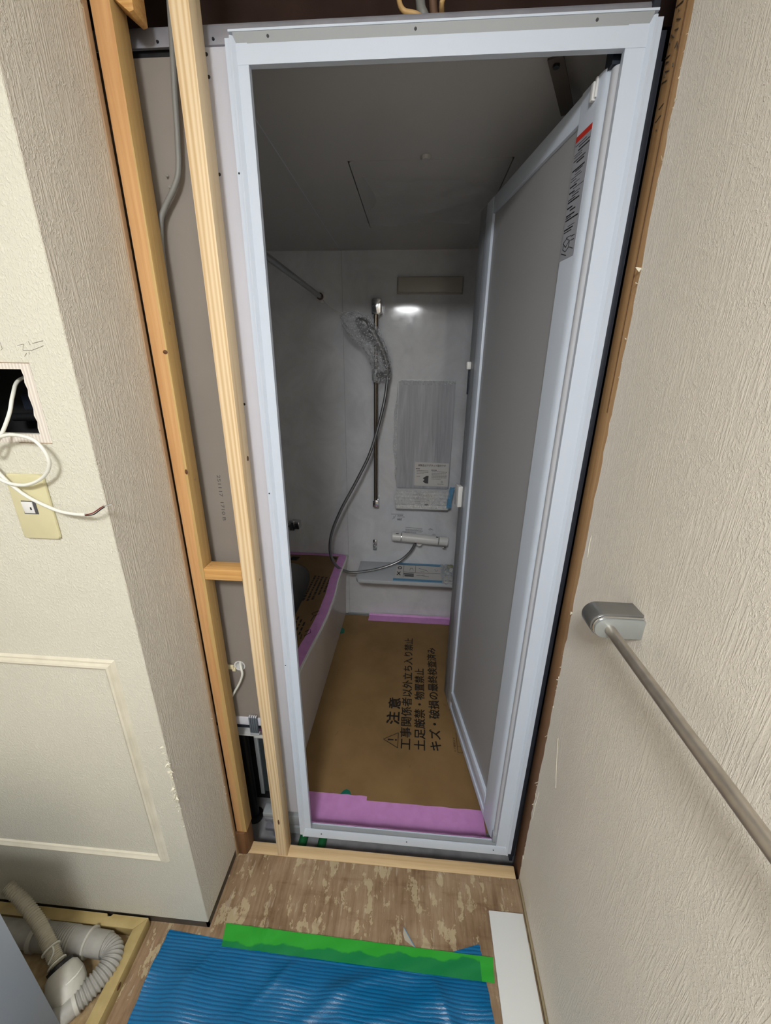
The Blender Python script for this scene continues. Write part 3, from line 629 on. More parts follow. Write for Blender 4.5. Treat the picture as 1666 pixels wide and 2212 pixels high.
m.prism(op+ip, 'z', .402, ZT, .003).build('rim', 'tub', tub)
HO = []
for k in range(48):   # basin outline
    t = 2*math.pi*k/48; c_, s_ = math.cos(t), math.sin(t); ex = 2/3.2
    HO.append((-.475+.278*math.copysign(abs(c_)**ex, c_), .745+.50*math.copysign(abs(s_)**ex, s_)))
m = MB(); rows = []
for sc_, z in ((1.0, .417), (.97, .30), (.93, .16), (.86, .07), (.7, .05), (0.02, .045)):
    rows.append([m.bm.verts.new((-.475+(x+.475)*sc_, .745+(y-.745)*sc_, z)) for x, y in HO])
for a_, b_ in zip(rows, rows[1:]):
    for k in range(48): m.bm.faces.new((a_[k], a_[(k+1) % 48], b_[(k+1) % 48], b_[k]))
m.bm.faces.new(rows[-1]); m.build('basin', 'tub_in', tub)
def plate(outer, inner, z, t):
    m = MB(); ed = []
    for loop in (outer, inner):
        vs = [m.bm.verts.new((x, y, z)) for x, y in loop]
        ed += [m.bm.edges.new((vs[k], vs[(k+1) % len(vs)])) for k in range(len(vs))]
    bmesh.ops.triangle_fill(m.bm, use_beauty=True, use_dissolve=False, edges=ed)
    for f in m.bm.faces:
        if f.normal.z < 0: f.normal_flip()
    bmesh.ops.solidify(m.bm, geom=list(m.bm.faces), thickness=t); return m
dk = [(XL+.002, .052)]+[(x-.05, y) for x, y in op]+[(XL+.002, 1.377)]
plate(dk, HO, ZT-.001, .006).build('deck', 'tub', tub)
logo = [[(-.081, .905, .204), (-.081, .86, .235), (-.081, .80, .205), (-.081, .802, .138), (-.081, .867, .097), (-.081, .905, .13), (-.081, .905, .204)], [(-.081, .885, .19), (-.081, .84, .20), (-.081, .83, .15)], [(-.081, .87, .125), (-.081, .83, .15)]]
def apx(y, z):
    b = (z-ZF)/(.405-ZF); return (-.0893)*(1-b**.8)+(xr(y)-.006)*b**.8-.010*math.sin(math.pi*b)+.0012
strokes('apron_print', [[(apx(q[1], q[2]), q[1], q[2]) for q in sg] for sg in logo], 'ink_grey', ap, .0022)
# --- cover card and tape on the tub
oc = [(XL+.012, .062)]+[(x-.014, y) for x, y in op if .06 < y < 1.36]+[(xr(1.36)-.03, 1.366), (XL+.012, 1.366)]
hi_ = [(-.475+(x+.475)*.985, .745+(y-.745)*.985) for x, y in HO]
cc = plate(oc, hi_, ZT+.003, .003).build('tub_cover_card', 'card_dark'); tag(cc, 'brown cardboard cover with an oval cut-out lying on the bathtub', 'cardboard')
m = MB(); zc_ = ZT+.0036
for col_ in range(5):
    x = -.203+.022*col_; y = 1.085-.004*col_
    while y > .84+.02*col_*(col_ > 2):
        L = random.uniform(.008, .026); m.quad((x, y, zc_), (x+random.uniform(.008, .013), y, zc_), (x+.010, y-L, zc_), (x, y-L, zc_)); y -= L+random.uniform(.003, .007)
for col_ in range(3):
    x = -.185+.02*col_; y = .69-.02*col_
    while y > .57: L = random.uniform(.01, .03); m.quad((x, y, zc_), (x+.008, y, zc_), (x+.008, y-L, zc_), (x, y-L, zc_)); y -= L+.01
m.prism([(-.40, 1.31), (-.35, 1.31), (-.36, 1.26), (-.41, 1.26)], 'z', zc_-.0003, zc_); m.prism([(-.165, 1.335), (-.12, 1.322), (-.118, 1.29)], 'z', zc_-.0003, zc_)
m.build('cover_print', 'ink', cc)['kind'] = 'stuff'
strokes('cover_drawing', [[(-.115, .73, zc_), (-.095, .745, zc_), (-.09, .72, zc_), (-.11, .70, zc_), (-.125, .72, zc_), (-.115, .73, zc_)], [(-.11, .70, zc_), (-.115, .66, zc_)], [(-.12, .58, zc_), (-.10, .60, zc_), (-.095, .575, zc_), (-.115, .55, zc_)], [(-.13, .56, zc_), (-.125, .53, zc_)]], 'ink', cc, .0018)
path = [(xr(y)-.007, y, 1, 0) for y in [.06+1.27*k/40 for k in range(41)]]
cx_, cy_ = xr(1.33)-.007-.04, 1.332
for k in range(1, 9):
    t = math.pi/2*k/8; path.append((cx_+.04*math.cos(t), cy_+.04*math.sin(t), math.cos(t), math.sin(t)))
for k in range(1, 12): path.append((cx_-(cx_-XL-.01)*k/11, 1.372, 0, 1))
def tw(i, b):
    x, y, nx, ny = path[i]; wd = .046 if nx > .5 else .032
    return (x-nx*wd*b, y-ny*wd*b, ZT+.0042+.0010*math.sin(i*1.7+b*4))
n_ = len(path)-1
m = MB().grid(lambda a, b: tw(round(a*n_), b), n_, 4).solid(.0005); o = m.build('pink_tape', 'pink'); tag(o, 'pink masking tape sealing the cardboard cover to the tub rim', 'tape')
# --- counter shelf
ct = empty('wash_counter', (.31, 1.27, .35)); tag(ct, 'pale wall-mounted counter shelf below the shower mixer', 'shelf')
P = [(.020, YB), (.020, 1.30), (.0185, 1.20), (.022, 1.17), (.034, 1.150), (.06, 1.145), (.69, 1.140), (.69, YB)]
MB().prism(P, 'z', .352, .376, .004).build('top', plain('pale_grey_shelf', (184, 188, 192), .3), ct)
MB().prism([(.05, YB), (.05, 1.24), (.08, 1.22), (.69, 1.22), (.69, YB)], 'z', .322, .352, .004).build('underside', 'white_panel', ct)
# --- leaflet in a plastic sleeve
lfl = empty('instruction_leaflet', (.38, 1.26, .377)); tag(lfl, 'printed instruction leaflet in a blue-edged plastic sleeve on the counter', 'leaflet')
zl = .3785
MB().prism([(.252, 1.352), (.525, 1.348), (.522, 1.172), (.246, 1.174)], 'z', .3762, .378).build('sheet', 'label_paper', lfl)
MB().prism([(.256, 1.374), (.53, 1.372), (.53, 1.348), (.254, 1.352)], 'z', .3764, .3784).build('sleeve_edge', 'blue_tape', lfl)
MB().prism([(.240, 1.176), (.525, 1.172), (.524, 1.150), (.240, 1.152)], 'z', .3764, .379).build('sleeve_edge', 'blue_tape', lfl)
MB().prism([(.262, 1.352), (.52, 1.349), (.52, 1.345), (.262, 1.348)], 'z', .3784, .3787).build('sleeve_seam', 'dark_steel', lfl)
text('symbol', 'O', 'ink', lfl, (.262, 1.290, zl), (1, 0, 0), (0, 1, 0), .024, .036, .02)
text('symbol', 'X', 'ink', lfl, (.258, 1.215, zl), (1, 0, 0), (0, 1, 0), .024, .042, .02)
m = MB()
for b in ((.300, .36, 1.226, 1.240), (.305, .36, 1.203, 1.220)): m.quad((b[0], b[2], zl), (b[1], b[2], zl), (b[1], b[3], zl), (b[0], b[3], zl))
m.build('printed_block', 'ink_grey', lfl)
strokes('printed_drawing', [[(.335, 1.28, zl), (.34, 1.31, zl), (.352, 1.31, zl), (.357, 1.285, zl)], [(.39, 1.31, zl), (.44, 1.285, zl), (.445, 1.27, zl)], [(.40, 1.27, zl), (.425, 1.268, zl)], [(.41, 1.225, zl), (.425, 1.23, zl)], [(.375, 1.215, zl), (.40, 1.222, zl), (.45, 1.21, zl)], [(.487, 1.31, zl), (.495, 1.28, zl), (.505, 1.30, zl)], [(.30, 1.255, zl), (.52, 1.252, zl)], [(.298, 1.34, zl), (.298, 1.19, zl)], [(.37, 1.34, zl), (.37, 1.26, zl)]], 'ink_grey', lfl, .0011)
# --- parts bag on the counter
bag = empty('parts_bag', (.56, 1.26, .377)); tag(bag, 'clear bag of small white fittings at the right end of the counter', 'bag')
m = MB().grid(lambda a, b: (.525+.085*a, 1.13+.245*b, .381+.030*math.sin(math.pi*a)*(.35+.65*b)*math.sin(math.pi*min(1, b*1.02))+.004*math.sin(17*a+13*b)), 12, 16).solid(.0005); m.build('bag_film', 'film', bag)
MB().box(.535, .60, 1.15, 1.235, .378, .384, .002).build('paper_slip', 'label_paper', bag)
MB().box(.540, .585, 1.158, 1.164, .384, .3845).build('slip_print', 'ink_grey', bag)
MB().box(.540, .585, 1.222, 1.228, .384, .3845).build('slip_print', 'ink_grey', bag)
MB().lathe([(0, .018), (.010, .018), (.012, .015), (.012, 0), (0, 0)], (.585, 1.29, .378), (0, 0, 1), 16).build('fitting', 'white_plastic', bag)
MB().box(.565, .60, 1.325, 1.35, .378, .395, .004).build('fitting', plain('olive_plastic', (150, 150, 110), .5), bag)
MB().lathe([(.006, .0), (.010, .0), (.010, .016), (.006, .016), (.006, 0)], (.548, 1.31, .378), (0, 0, 1), 16).build('fitting', 'satin', bag)
# --- shower mixer
tap = empty('shower_mixer', (.39, 1.31, .53)); tag(tap, 'white bar shower mixer mounted above the counter', 'tap')
ax0, ax1 = Vector((.222, 1.312, .587)), Vector((.556, 1.312, .565)); d = (ax1-ax0); L = d.length; dn = d.normalized()
def cyl(a_, b_, r, mat, nm, par, e=.003): MB().lathe([(0, a_), (r-e, a_), (r, a_+e), (r, b_-e), (r-e, b_), (0, b_)], ax0, dn, 28).build(nm, mat, par)
cyl(0, .054, .0275, 'white_plastic', 'temperature_knob', tap); cyl(.0585, .276, .0275, 'white_plastic', 'body', tap, .001); cyl(.2805, L, .0275, 'white_plastic', 'flow_knob', tap)
cyl(.054, .0585, .0265, 'chrome', 'ring', tap, .0005); cyl(.276, .2805, .0265, 'chrome', 'ring', tap, .0005)
MB().tube([(.29, 1.315, .582), (.29, YB, .582)], .013, 16).build('wall_union', 'chrome', tap)
MB().tube([(.475, 1.315, .57), (.475, YB, .57)], .013, 16).build('wall_union', 'chrome', tap)
MB().lathe([(0, -.012), (.016, -.012), (.017, -.008), (.017, 0)], (.386, 1.305, .551), (0, 0, 1), 18).build('outlet', 'white_plastic', tap)
MB().lathe([(0, -.010), (.009, -.010), (.009, .004)], (.364, 1.31, .556), (0, 0, 1), 16).build('hose_nut', 'dark_steel', tap)
MB().box(.245, .262, 1.292, 1.302, .6085, .6105).build('knob_mark', 'ink_grey', tap)
MB().box(.484, .496, 1.292, 1.302, .5965, .5985).build('knob_mark', 'ink_grey', tap)
o = MB().box(.524, .546, 1.292, 1.31, .531, .536, .001).build('knob_button', 'chrome', tap)
# --- shower hose
m = MB().tube([(.188, 1.27, 1.515), (.184, 1.268, 1.456), (.171, 1.262, 1.364), (.136, 1.25, 1.221), (.093, 1.235, 1.086), (.025, 1.215, .947), (-.065, 1.19, .776), (-.117, 1.175, .639), (-.126, 1.17, .525), (-.095, 1.18, .44), (-.036, 1.2, .393), (.03, 1.22, .383), (.152, 1.26, .392), (.262, 1.29, .428), (.33, 1.305, .485), (.364, 1.31, .548)], .0085, 14, 10)
o = m.build('shower_hose', 'hose_metal'); tag(o, 'grey shower hose hanging in a wide loop from handset to mixer', 'hose')
# --- slide bar
sb = empty('shower_slide_bar', (.121, 1.33, .77)); tag(sb, 'tall brushed slide bar holding the wrapped shower handset', 'shower bar')
MB().tube([(.121, 1.325, .795), (.121, 1.325, 1.83)], .0105, 18).build('bar', 'bronze_bar', sb)
MB().prism([(.101, 1.785), (.101, 1.852), (.108, 1.858), (.146, 1.858), (.150, 1.852), (.150, 1.795), (.132, 1.785)], 'y', 1.308, YB, .003).build('top_bracket', 'chrome', sb)
MB().box(.106, .138, 1.309, YB, .768, .808, .003).build('bottom_bracket', 'chrome', sb)
hl = MB().lathe([(0, -.03), (.019, -.03), (.021, -.024), (.021, .024), (.019, .03), (0, .03)], (.121, 1.325, 1.50), (0, 0, 1), 20).build('slider', 'satin', sb)
MB().tube([(.13, 1.315, 1.50), (.165, 1.285, 1.505), (.187, 1.268, 1.51)], .014, 14).build('holder_arm', 'satin_dark', hl)
MB().lathe([(0, 0), (.014, 0), (.014, .022), (.011, .027), (0, .027)], (.142, 1.325, 1.49), (1, -.2, 0), 16).build('slider_knob', 'satin_dark', hl)
# --- handset
hs = empty('shower_handset', (.12, 1.25, 1.5)); tag(hs, 'curved grey shower handset clipped to the slide bar', 'shower head')
pp = [(.190, 1.27, 1.495), (.186, 1.262, 1.54), (.168, 1.250, 1.60), (.140, 1.238, 1.655), (.105, 1.225, 1.71), (.07, 1.215, 1.745)]
MB().tube(pp, .014, 18, 6, rad=lambda t: .0125+.007*t).build('handle', 'satin_dark', hs)
ax = Vector((-.55, -.45, -.70)).normalized()
hd_ = MB().lathe([(0, -.026), (.016, -.025), (.032, -.018), (.043, -.004), (.045, .006), (.042, .012), (0, .013)], (.072, 1.215, 1.728), ax, 28).build('head', 'satin_dark', hs)
MB().lathe([(0, .0155), (.037, .0155), (.040, .012), (.040, .010)], (.072, 1.215, 1.728), ax, 28).build('spray_face', plain('pale_spray_face', (150, 152, 156), .25), hd_)
# --- bubble wrap round the handset
bw_ = MB(); C_ = [Vector(p) for p in ((-.035, 1.235, 1.78), (-.015, 1.232, 1.755), (.02, 1.225, 1.735), (.06, 1.22, 1.715), (.10, 1.23, 1.675), (.135, 1.245, 1.61), (.155, 1.26, 1.55), (.158, 1.27, 1.50), (.155, 1.275, 1.465))]
RD = [.014, .034, .055, .062, .056, .050, .046, .044, .036]
rw = []
for i, c_ in enumerate(C_):
    d = (C_[min(i+1, len(C_)-1)]-C_[max(i-1, 0)]).normalized(); a_ = Vector((0, 1, 0)); b_ = d.cross(a_).normalized(); a_ = b_.cross(d)
    rw.append([bw_.bm.verts.new(c_+(a_*math.cos(2*math.pi*k/28)+b_*math.sin(2*math.pi*k/28))*RD[i]*(1+.16*math.sin(5*k*.9+i*2.1)+random.uniform(-.09, .09))) for k in range(28)])
for i in range(len(rw)-1):
    for k in range(28): bw_.bm.faces.new((rw[i][k], rw[i][(k+1) % 28], rw[i+1][(k+1) % 28], rw[i+1][k]))
bmesh.ops.subdivide_edges(bw_.bm, edges=bw_.bm.edges, cuts=2, use_grid_fill=True)
for v in bw_.bm.verts: v.co += Vector((random.uniform(-1, 1), random.uniform(-1, 1), random.uniform(-1, 1)))*.0022
o = bw_.build('bubble_wrap', 'bubble'); tag(o, 'crumpled clear bubble wrap around the shower handset', 'bubble wrap')
MB().tube([(-.155, 1.365, 1.858), (-.132, 1.335, 1.836), (-.085, 1.28, 1.805), (-.03, 1.236, 1.782)], .0012, 6, 4).build('wrap_tail', 'cable_white', o)
# --- mirror
mr = empty('wall_mirror', (.393, YB, .868)); tag(mr, 'tall wall mirror still wrapped in cloudy plastic film', 'mirror')
MB().prism(rrect(.238, .545, .872, 1.476, .014), 'y', 1.368, YB-.001).build('mirror_plate', 'satin', mr)
mf = MB().prism(rrect(.2405, .5425, .8745, 1.4735, .013), 'y', 1.3655, 1.369).build('wrap_film', 'wrap', mr)
def frz(a, b): return (.2395+.305*a, 1.3645-.005*abs(math.sin(23*a+math.sin(9*a)*2))*(.35+b)-.002*math.sin(41*a+9*b), 1.452+.023*b)
MB().grid(frz, 40, 4).solid(.0005).build('film_fold', 'film', mf)
MB().grid(lambda a, b: (.238-.022*math.sin(math.pi*b)*a-.003*math.sin(20*b), 1.372-.012*a, .90+.56*b), 3, 26).solid(.0004).build('film_flap', 'film', mf)
ml = MB().prism([(.343, .892), (.538, .889), (.538, 1.027), (.344, 1.031)], 'y', 1.364, 1.3656).build('paper_label', 'label_paper', mr)
yl = 1.3636
text('label_title', '本製品はマグネット取付です', 'ink', ml, (.362, yl, 1.006), (1, 0, 0), (0, 0, 1), .158, .013, .012)
m = MB()
def lines(m, x, z, n, wd, y, dz=.0085, h=.0022):
    for k in range(n):
        xa = x
        while xa < x+wd*(1 if k < n-1 else .6):
            L = random.uniform(.004, .012); m.quad((xa, y, z-k*dz), (xa+L, y, z-k*dz), (xa+L, y, z-k*dz+h), (xa, y, z-k*dz+h)); xa += L+.0015
lines(m, .350, .990, 1, .035, yl, h=.0036); lines(m, .438, .984, 1, .052, yl, h=.0036); lines(m, .355, .980, 3, .065, yl); lines(m, .442, .975, 6, .08, yl); lines(m, .356, .946, 1, .03, yl); lines(m, .478, .903, 1, .045, yl)
m.build('label_print', 'ink_grey', ml)['kind'] = 'stuff'
MB().prism([(.424, .905), (.424, .952), (.410, .950), (.392, .936), (.402, .928), (.392, .918), (.408, .906)], 'y', yl-.0002, yl+.0004).build('label_drawing', 'ink_grey', ml)
strokes('label_emblem', [[(.502+.004*math.cos(t), yl, .917+.006*math.sin(t)) for t in [k*math.pi/4 for k in range(9)]]], 'ink_grey', ml, .0008)
# --- wrapped tray below the mirror
ty = empty('magnetic_tray', (.39, 1.33, .77)); tag(ty, 'white magnetic tray wrapped in clear film below the mirror', 'tray')
MB().prism(rrect(.236, .545, 1.296, YB-.001, .012), 'z', .768, .792, .003).build('tray_base', 'white_plastic', ty)
MB().box(.240, .541, 1.300, 1.306, .792, .872, .002).box(.240, .541, 1.373, YB-.002, .79, .878, .002).build('tray_wall', plain('white_tray', (206, 206, 206), .3), ty)
MB().grid(lambda a, b: (.2385+.305*a+.003*math.sin(9*b), 1.2965-.004*abs(math.sin(19*a+6*b))-.002*math.sin(33*b), .776+.106*b), 36, 16).solid(.0004).build('wrap_film', 'film', ty)
tl = MB().box(.335, .465, 1.2985, 1.2997, .790, .872).build('paper_label', 'label_paper', ty); yl = 1.2982
text('label_title', '本製品は', 'ink', tl, (.345, yl, .857), (1, 0, 0), (0, 0, 1), .046, .010, .01)
text('label_title', 'マグネット取付です', 'ink', tl, (.345, yl, .844), (1, 0, 0), (0, 0, 1), .105, .010, .01)
m = MB(); lines(m, .347, .834, 1, .05, yl, h=.004); lines(m, .352, .824, 2, .07, yl, .010, .003); lines(m, .352, .802, 1, .06, yl, h=.003); m.build('label_print', 'ink_grey', tl)['kind'] = 'stuff'
MB().sphere((.418, 1.2985, .797), 1, (.012, .0008, .006), 14).build('label_emblem', 'ink', tl)
m = MB().grid(lambda a, b: (.532+.026*a+.014*b*b, 1.293-.004*math.sin(6*b+4*a), .783+.125*b), 4, 10).solid(.001)
o = m.build('blue_tape_strip', 'blue_tape'); tag(o, 'crumpled light blue tape on the right end of the wrapped tray', 'tape')
# --- wall stickers
def wsticker(name, x0, x1, z0, z1, label, fn):
    o = MB().box(x0, x1, YB-.0008, YB-.0001, z0, z1).build(name, 'bath_wall'); tag(o, label, 'sticker'); fn(o); return o
ys = YB-.0012
def s1_(o):
    strokes('print_outline', [[(.210, ys, .702), (.285, ys, .7035)], [(.216, ys, .668), (.222, ys, .672), (.224, ys, .684), (.230, ys, .690)], [(.228, ys, .672), (.232, ys, .682), (.238, ys, .695)]], 'ink_grey', o, .0010)
    m = MB(); lines(m, .248, .694, 3, .035, ys, .010, .003); lines(m, .248, .664, 1, .035, ys, .01, .005); m.build('print_lines', 'ink_grey', o)
wsticker('wall_sticker', .206, .294, .652, .708, 'small clear printed sticker on the wall below the wrapped tray', s1_)
def s2_(o):
    strokes('print_outline', [[(.298, ys, .615), (.318, ys, .619), (.403, ys, .612)]], 'ink_grey', o, .0010)
    m = MB(); lines(m, .300, .604, 4, .10, ys, .007, .0022); m.build('print_lines', 'ink_grey', o)
wsticker('wall_sticker', .294, .406, .578, .620, 'clear printed sticker on the wall just above the mixer body', s2_)
def s3_(o): strokes('print_outline', [[(.441, ys, .611), (.452, ys, .616), (.470, ys, .607)], [(.446, ys, .606), (.458, ys, .610)]], 'ink_grey', o, .0012)
wsticker('wall_sticker', .436, .476, .600, .620, 'tiny clear sticker above the right end of the mixer', s3_)
# --- other chrome fittings
hk = empty('wall_hook', (.113, YB, .46)); tag(hk, 'small chrome wall fitting left of the mixer', 'hook')
MB().box(.1005, .126, 1.366, YB-.0005, .460, .534, .005).build('plate', 'chrome', hk); MB().tube([(.113, 1.366, .515), (.113, 1.350, .510), (.113, 1.345, .495), (.113, 1.352, .482)], .007, 12, 4).build('hook_arm', 'chrome', hk)
sp = empty('bath_rail', (-.39, YB, .59)); tag(sp, 'short chrome rail fitting on the wall above the tub', 'rail')
MB().tube([(-.62, 1.345, .62), (-.355, 1.345, .62)], .013, 18).build('rail_tube', 'chrome', sp); MB().box(-.405, -.350, 1.33, YB, .597, .645, .006).build('end_bracket', 'chrome', sp); MB().box(-.412, -.38, 1.328, 1.35, .588, .652, .004).build('collar', 'chrome', sp)
dr = empty('drying_rod', (-.165, .7, 1.86)); tag(dr, 'grey metal drying rod running under the bathroom ceiling', 'rod')
MB().tube([(-.165, .10, 1.871), (-.165, 1.37, 1.871)], .0115, 16).build('rod', 'hose_metal', dr)
MB().lathe([(0, 0), (.026, 0), (.026, -.006), (.018, -.016), (.0125, -.028)], (-.165, YB-.0005, 1.871), (0, 1, 0), 24).build('end_socket', 'white_plastic', dr)
MB().lathe([(.013, -.045), (.016, -.043), (.016, -.028), (.0125, -.026)], (-.165, YB, 1.871), (0, 1, 0), 20).build('rod_collar', plain('rust_brown_collar', (84, 56, 44), .4, .4), dr)
wl = empty('wall_light', (.386, YB, 1.885)); tag(wl, 'unlit flat rectangular light cover high on the back wall', 'wall lamp')
MB().box(.222, .550, YB-.006, YB-.0005, 1.884, 1.962, .002).build('backplate', 'light_cover', wl); MB().box(.226, .546, YB-.034, YB-.006, 1.888, 1.958, .006, 3).build('cover', 'light_cover', wl)
# --- loose film stuck to the ceiling hatch
def ff(a, b):
    x = .15+.40*a+.03*math.sin(5*b); y = .60+.40*b+.05*a*(1-b)
    return (x, y, ZC-.0015-.012*(max(0, math.sin(5*a+3*b+.4)*math.sin(4*b+a*3+.3)))**2-.003*abs(math.sin(13*a-9*b))**6-.002*abs(math.sin(9*a+15*b))**8)
o = MB().grid(ff, 60, 50).build('ceiling_film', 'film_thin'); tag(o, 'wrinkled clear film sheet clinging to the ceiling hatch', 'film')

# ================================================================== HALL THINGS
# --- handrail
hr = empty('towel_rail', (XW, -.57, 1.11)); tag(hr, 'brushed metal towel rail with silver bracket on the right wall', 'rail')
MB().tube([(.669, -.285, 1.131), (.669, -.86, 1.131)], .0085, 20).build('bar', 'rail', hr)
def brk(y0, y1, yc):
    r = .0215; P = [(XW, 1.112), (XW, 1.156)]
    P += [(.662+r*math.cos(t), 1.134+r*1.02*math.sin(t)) for t in [math.radians(90+180*k/14) for k in range(15)]]
    b = MB().prism(P, 'y', y0, y1, .0012).build('bracket', 'satin_dark', hr)
    q = [(.7218, 1.1135), (.7218, 1.153)]+[(.662+.0195*math.cos(t), 1.1335+.0195*math.sin(t)) for t in [math.radians(90+180*k/14) for k in range(15)]]
    MB().prism(q, 'y', yc, yc+.0045*(1 if yc > -.5 else 1), .001).build('bracket_step', 'chrome', b)
    q = [(.7216, 1.1145), (.7216, 1.150)]+[(.662+.0175*math.cos(t), 1.1325+.0175*math.sin(t)) for t in [math.radians(90+180*k/14) for k in range(15)]]
    MB().prism(q, 'y', yc-.0045, yc, .0012).build('bracket_cap', 'satin', b)
brk(-.2875, -.250, -.2915); brk(-.895, -.858, -.8575)
# --- access panel moulding on the front wall
ap_ = empty('trim_3', (-.53, YA, .296)); struct(ap_, 'beaded rectangular moulding framing a panel low on the front wall', 'trim')
def mould(nm, pts2, a0, a1, axis):
    pass
prof = [(0, 0), (.004, -.0045), (.009, -.0035), (.0115, -.0085), (.016, -.0095), (.020, -.006), (.0245, -.004), (.0265, 0)]
x0, x1, z0, z1 = -.80, -.2665, .297, .952
def mit(nm, c0, c1, inw):   # mitred bar from corner c0 to c1 ; inw = inward normal (x,z)
    m = MB(); d = Vector((c1[0]-c0[0], 0, c1[1]-c0[1])).normalized(); r = []
    for (p, y) in prof:
        A = Vector((c0[0], YA+y, c0[1]))+Vector((inw[0], 0, inw[1]))*p+d*p; B_ = Vector((c1[0], YA+y, c1[1]))+Vector((inw[0], 0, inw[1]))*p-d*p
        r.append((m.bm.verts.new(A), m.bm.verts.new(B_)))
    for a_, b_ in zip(r, r[1:]): m.bm.faces.new((a_[0], a_[1], b_[1], b_[0]))
    m.bm.faces.new((r[0][0], r[-1][0], r[-1][1], r[0][1]))
    m.bm.faces.new([q[0] for q in r]); m.bm.faces.new([q[1] for q in r]); m.build(nm, 'mould', ap_)
mit('moulding', (x0, z1), (x1, z1), (0, -1)); mit('moulding', (x1, z1), (x1, z0), (-1, 0)); mit('moulding', (x1, z0), (x0, z0), (0, 1)); mit('moulding', (x0, z0), (x0, z1), (1, 0))
# --- switch plate
sw = empty('light_switch', (-.338, YA, 1.225)); tag(sw, 'ivory wall switch plate with a small white rocker under the cut hole', 'switch')
MB().prism(rrect(-.3735, -.3015, 1.2265, 1.3495, .007), 'y', YA-.006, YA, .0025).build('plate', 'ivory', sw)
rk = MB().box(-.3555, -.3285, YA-.0068, YA-.0055, 1.2755, 1.3005, .0003).build('rocker_frame', 'ink_grey', sw)
MB().prism([(YA-.0072, 1.277), (YA-.0088, 1.299), (YA-.006, 1.299), (YA-.006, 1.277)], 'x', -.3545, -.3340, .0005).build('rocker', 'white_plastic', sw)
MB().box(-.3400, -.3375, YA-.0088, YA-.0075, 1.284, 1.289, .0003).build('indicator', 'screw', rk)
# --- white cable out of the hole
cb = MB().tube([(-.30, -.12, 1.53), (-.325, -.17, 1.515), (-.335, -.205, 1.503), (-.323, -.235, 1.48), (-.323, -.25, 1.452), (-.337, -.262, 1.418), (-.353, -.27, 1.396), (-.362, -.272, 1.400), (-.353, -.270, 1.412), (-.333, -.268, 1.417), (-.308, -.268, 1.421), (-.276, -.268, 1.414), (-.261, -.268, 1.394), (-.262, -.266, 1.372), (-.283, -.262, 1.35), (-.317, -.26, 1.335), (-.347, -.26, 1.335), (-.366, -.262, 1.345), (-.378, -.264, 1.360), (-.380, -.262, 1.372), (-.373, -.258, 1.362), (-.355, -.256, 1.334), (-.326, -.256, 1.309), (-.281, -.258, 1.289), (-.25, -.260, 1.284), (-.225, -.262, 1.284)], .0029, 10, 8).build('loose_cable', 'cable_white')
tag(cb, 'white cable looping out of the cut hole over the switch', 'cable')
MB().tube([(-.226, -.262, 1.284), (-.210, -.263, 1.288), (-.195, -.264, 1.297), (-.186, -.264, 1.302)], .0010, 6, 4).build('red_core', plain('dark_red_core', (120, 24, 34), .5), cb)
MB().tube([(-.226, -.2625, 1.283), (-.208, -.265, 1.286), (-.192, -.265, 1.296), (-.184, -.264, 1.301)], .0010, 6, 4).build('black_core', 'ink', cb)
MB().tube([(-.188, -.264, 1.3), (-.180, -.263, 1.3035), (-.171, -.262, 1.3055)], .0012, 6, 3).build('bare_end', 'chrome', cb)
# things inside the hole
o = MB().tube([(-.44, -.135, 1.432), (-.28, -.135, 1.437)], .008, 12).build('black_conduit', 'black'); tag(o, 'black conduit inside the cut wall hole', 'conduit')
o = MB().box(-.42, -.30, -.13, -.105, 1.445, 1.475, .003).build('black_bracket', 'dark_steel'); tag(o, 'dark bracket behind the cut wall hole', 'bracket')
# pencil scribbles on the wall
yp = YA-.0002
strokes('pencil_mark', [[(-.284, yp, 1.556), (-.273, yp, 1.558), (-.277, yp, 1.549), (-.262, yp, 1.549), (-.240, yp, 1.556)], [(-.264, yp, 1.562), (-.262, yp, 1.557)], [(-.258, yp, 1.559), (-.239, yp, 1.563)], [(-.272, yp, 1.545), (-.277, yp, 1.540)], [(-.268, yp, 1.546), (-.268, yp, 1.543)], [(-.325, yp, 1.562), (-.312, yp, 1.564), (-.311, yp, 1.551), (-.314, yp, 1.549)], [(-.322, yp, 1.557), (-.316, yp, 1.550)]], 'ink_soft', wf, .0003)
# --- floor frame with pipes
fr = empty('floor_frame', (-.40, -.26, 0)); tag(fr, 'cream timber frame on the floor around the drain pipes', 'frame')
MB().prism([(-.95, -.246), (-.500, -.246), (-.503, -.252), (-.512, -.252), (-.518, -.246), (-.376, -.246), (-.376, -.2465), (-.404, -.2725), (-.95, -.2725)][0:2]+[(-.495, -.252), (-.486, -.251), (-.482, -.246)]+[(-.375, -.246), (-.404, -.2725), (-.95, -.2725)], 'z', .0, .036, .001).build('bar', 'cream_bar', fr)
MB().prism([(-.375, -.2465), (-.404, -.2730), (-.402, -.36), (-.402, -1.0), (-.371, -1.0), (-.371, -.4)], 'z', .0, .036, .001).build('bar', 'cream_bar', fr)
MB().sphere((-.371, -.375, .022), 1, (.0015, .008, .007), 12).build('knot', 'dark_wood', fr)
o = MB().box(-.95, -.405, -1.0, -.2735, .0005, .002).build('dusty_floor_board', 'sawdust_floor'); tag(o, 'dusty beige floor patch inside the cream frame', 'board')
dp = empty('drain_pipe', (-.5, -.34, .0)); tag(dp, 'fat grey drain pipe bending round inside the floor frame', 'pipe')
MB().tube([(-.90, -.309, .040), (-.655, -.309, .040)], .0315, 22, 60, rad=lambda t: .0290+.0022*math.sin(t*60*2*math.pi/1.0)).build('pipe_section', 'pipe', dp)
MB().tube([(-.660, -.309, .040), (-.648, -.309, .040)], .0345, 22).build('coupling_ring', 'pipe_white', dp)
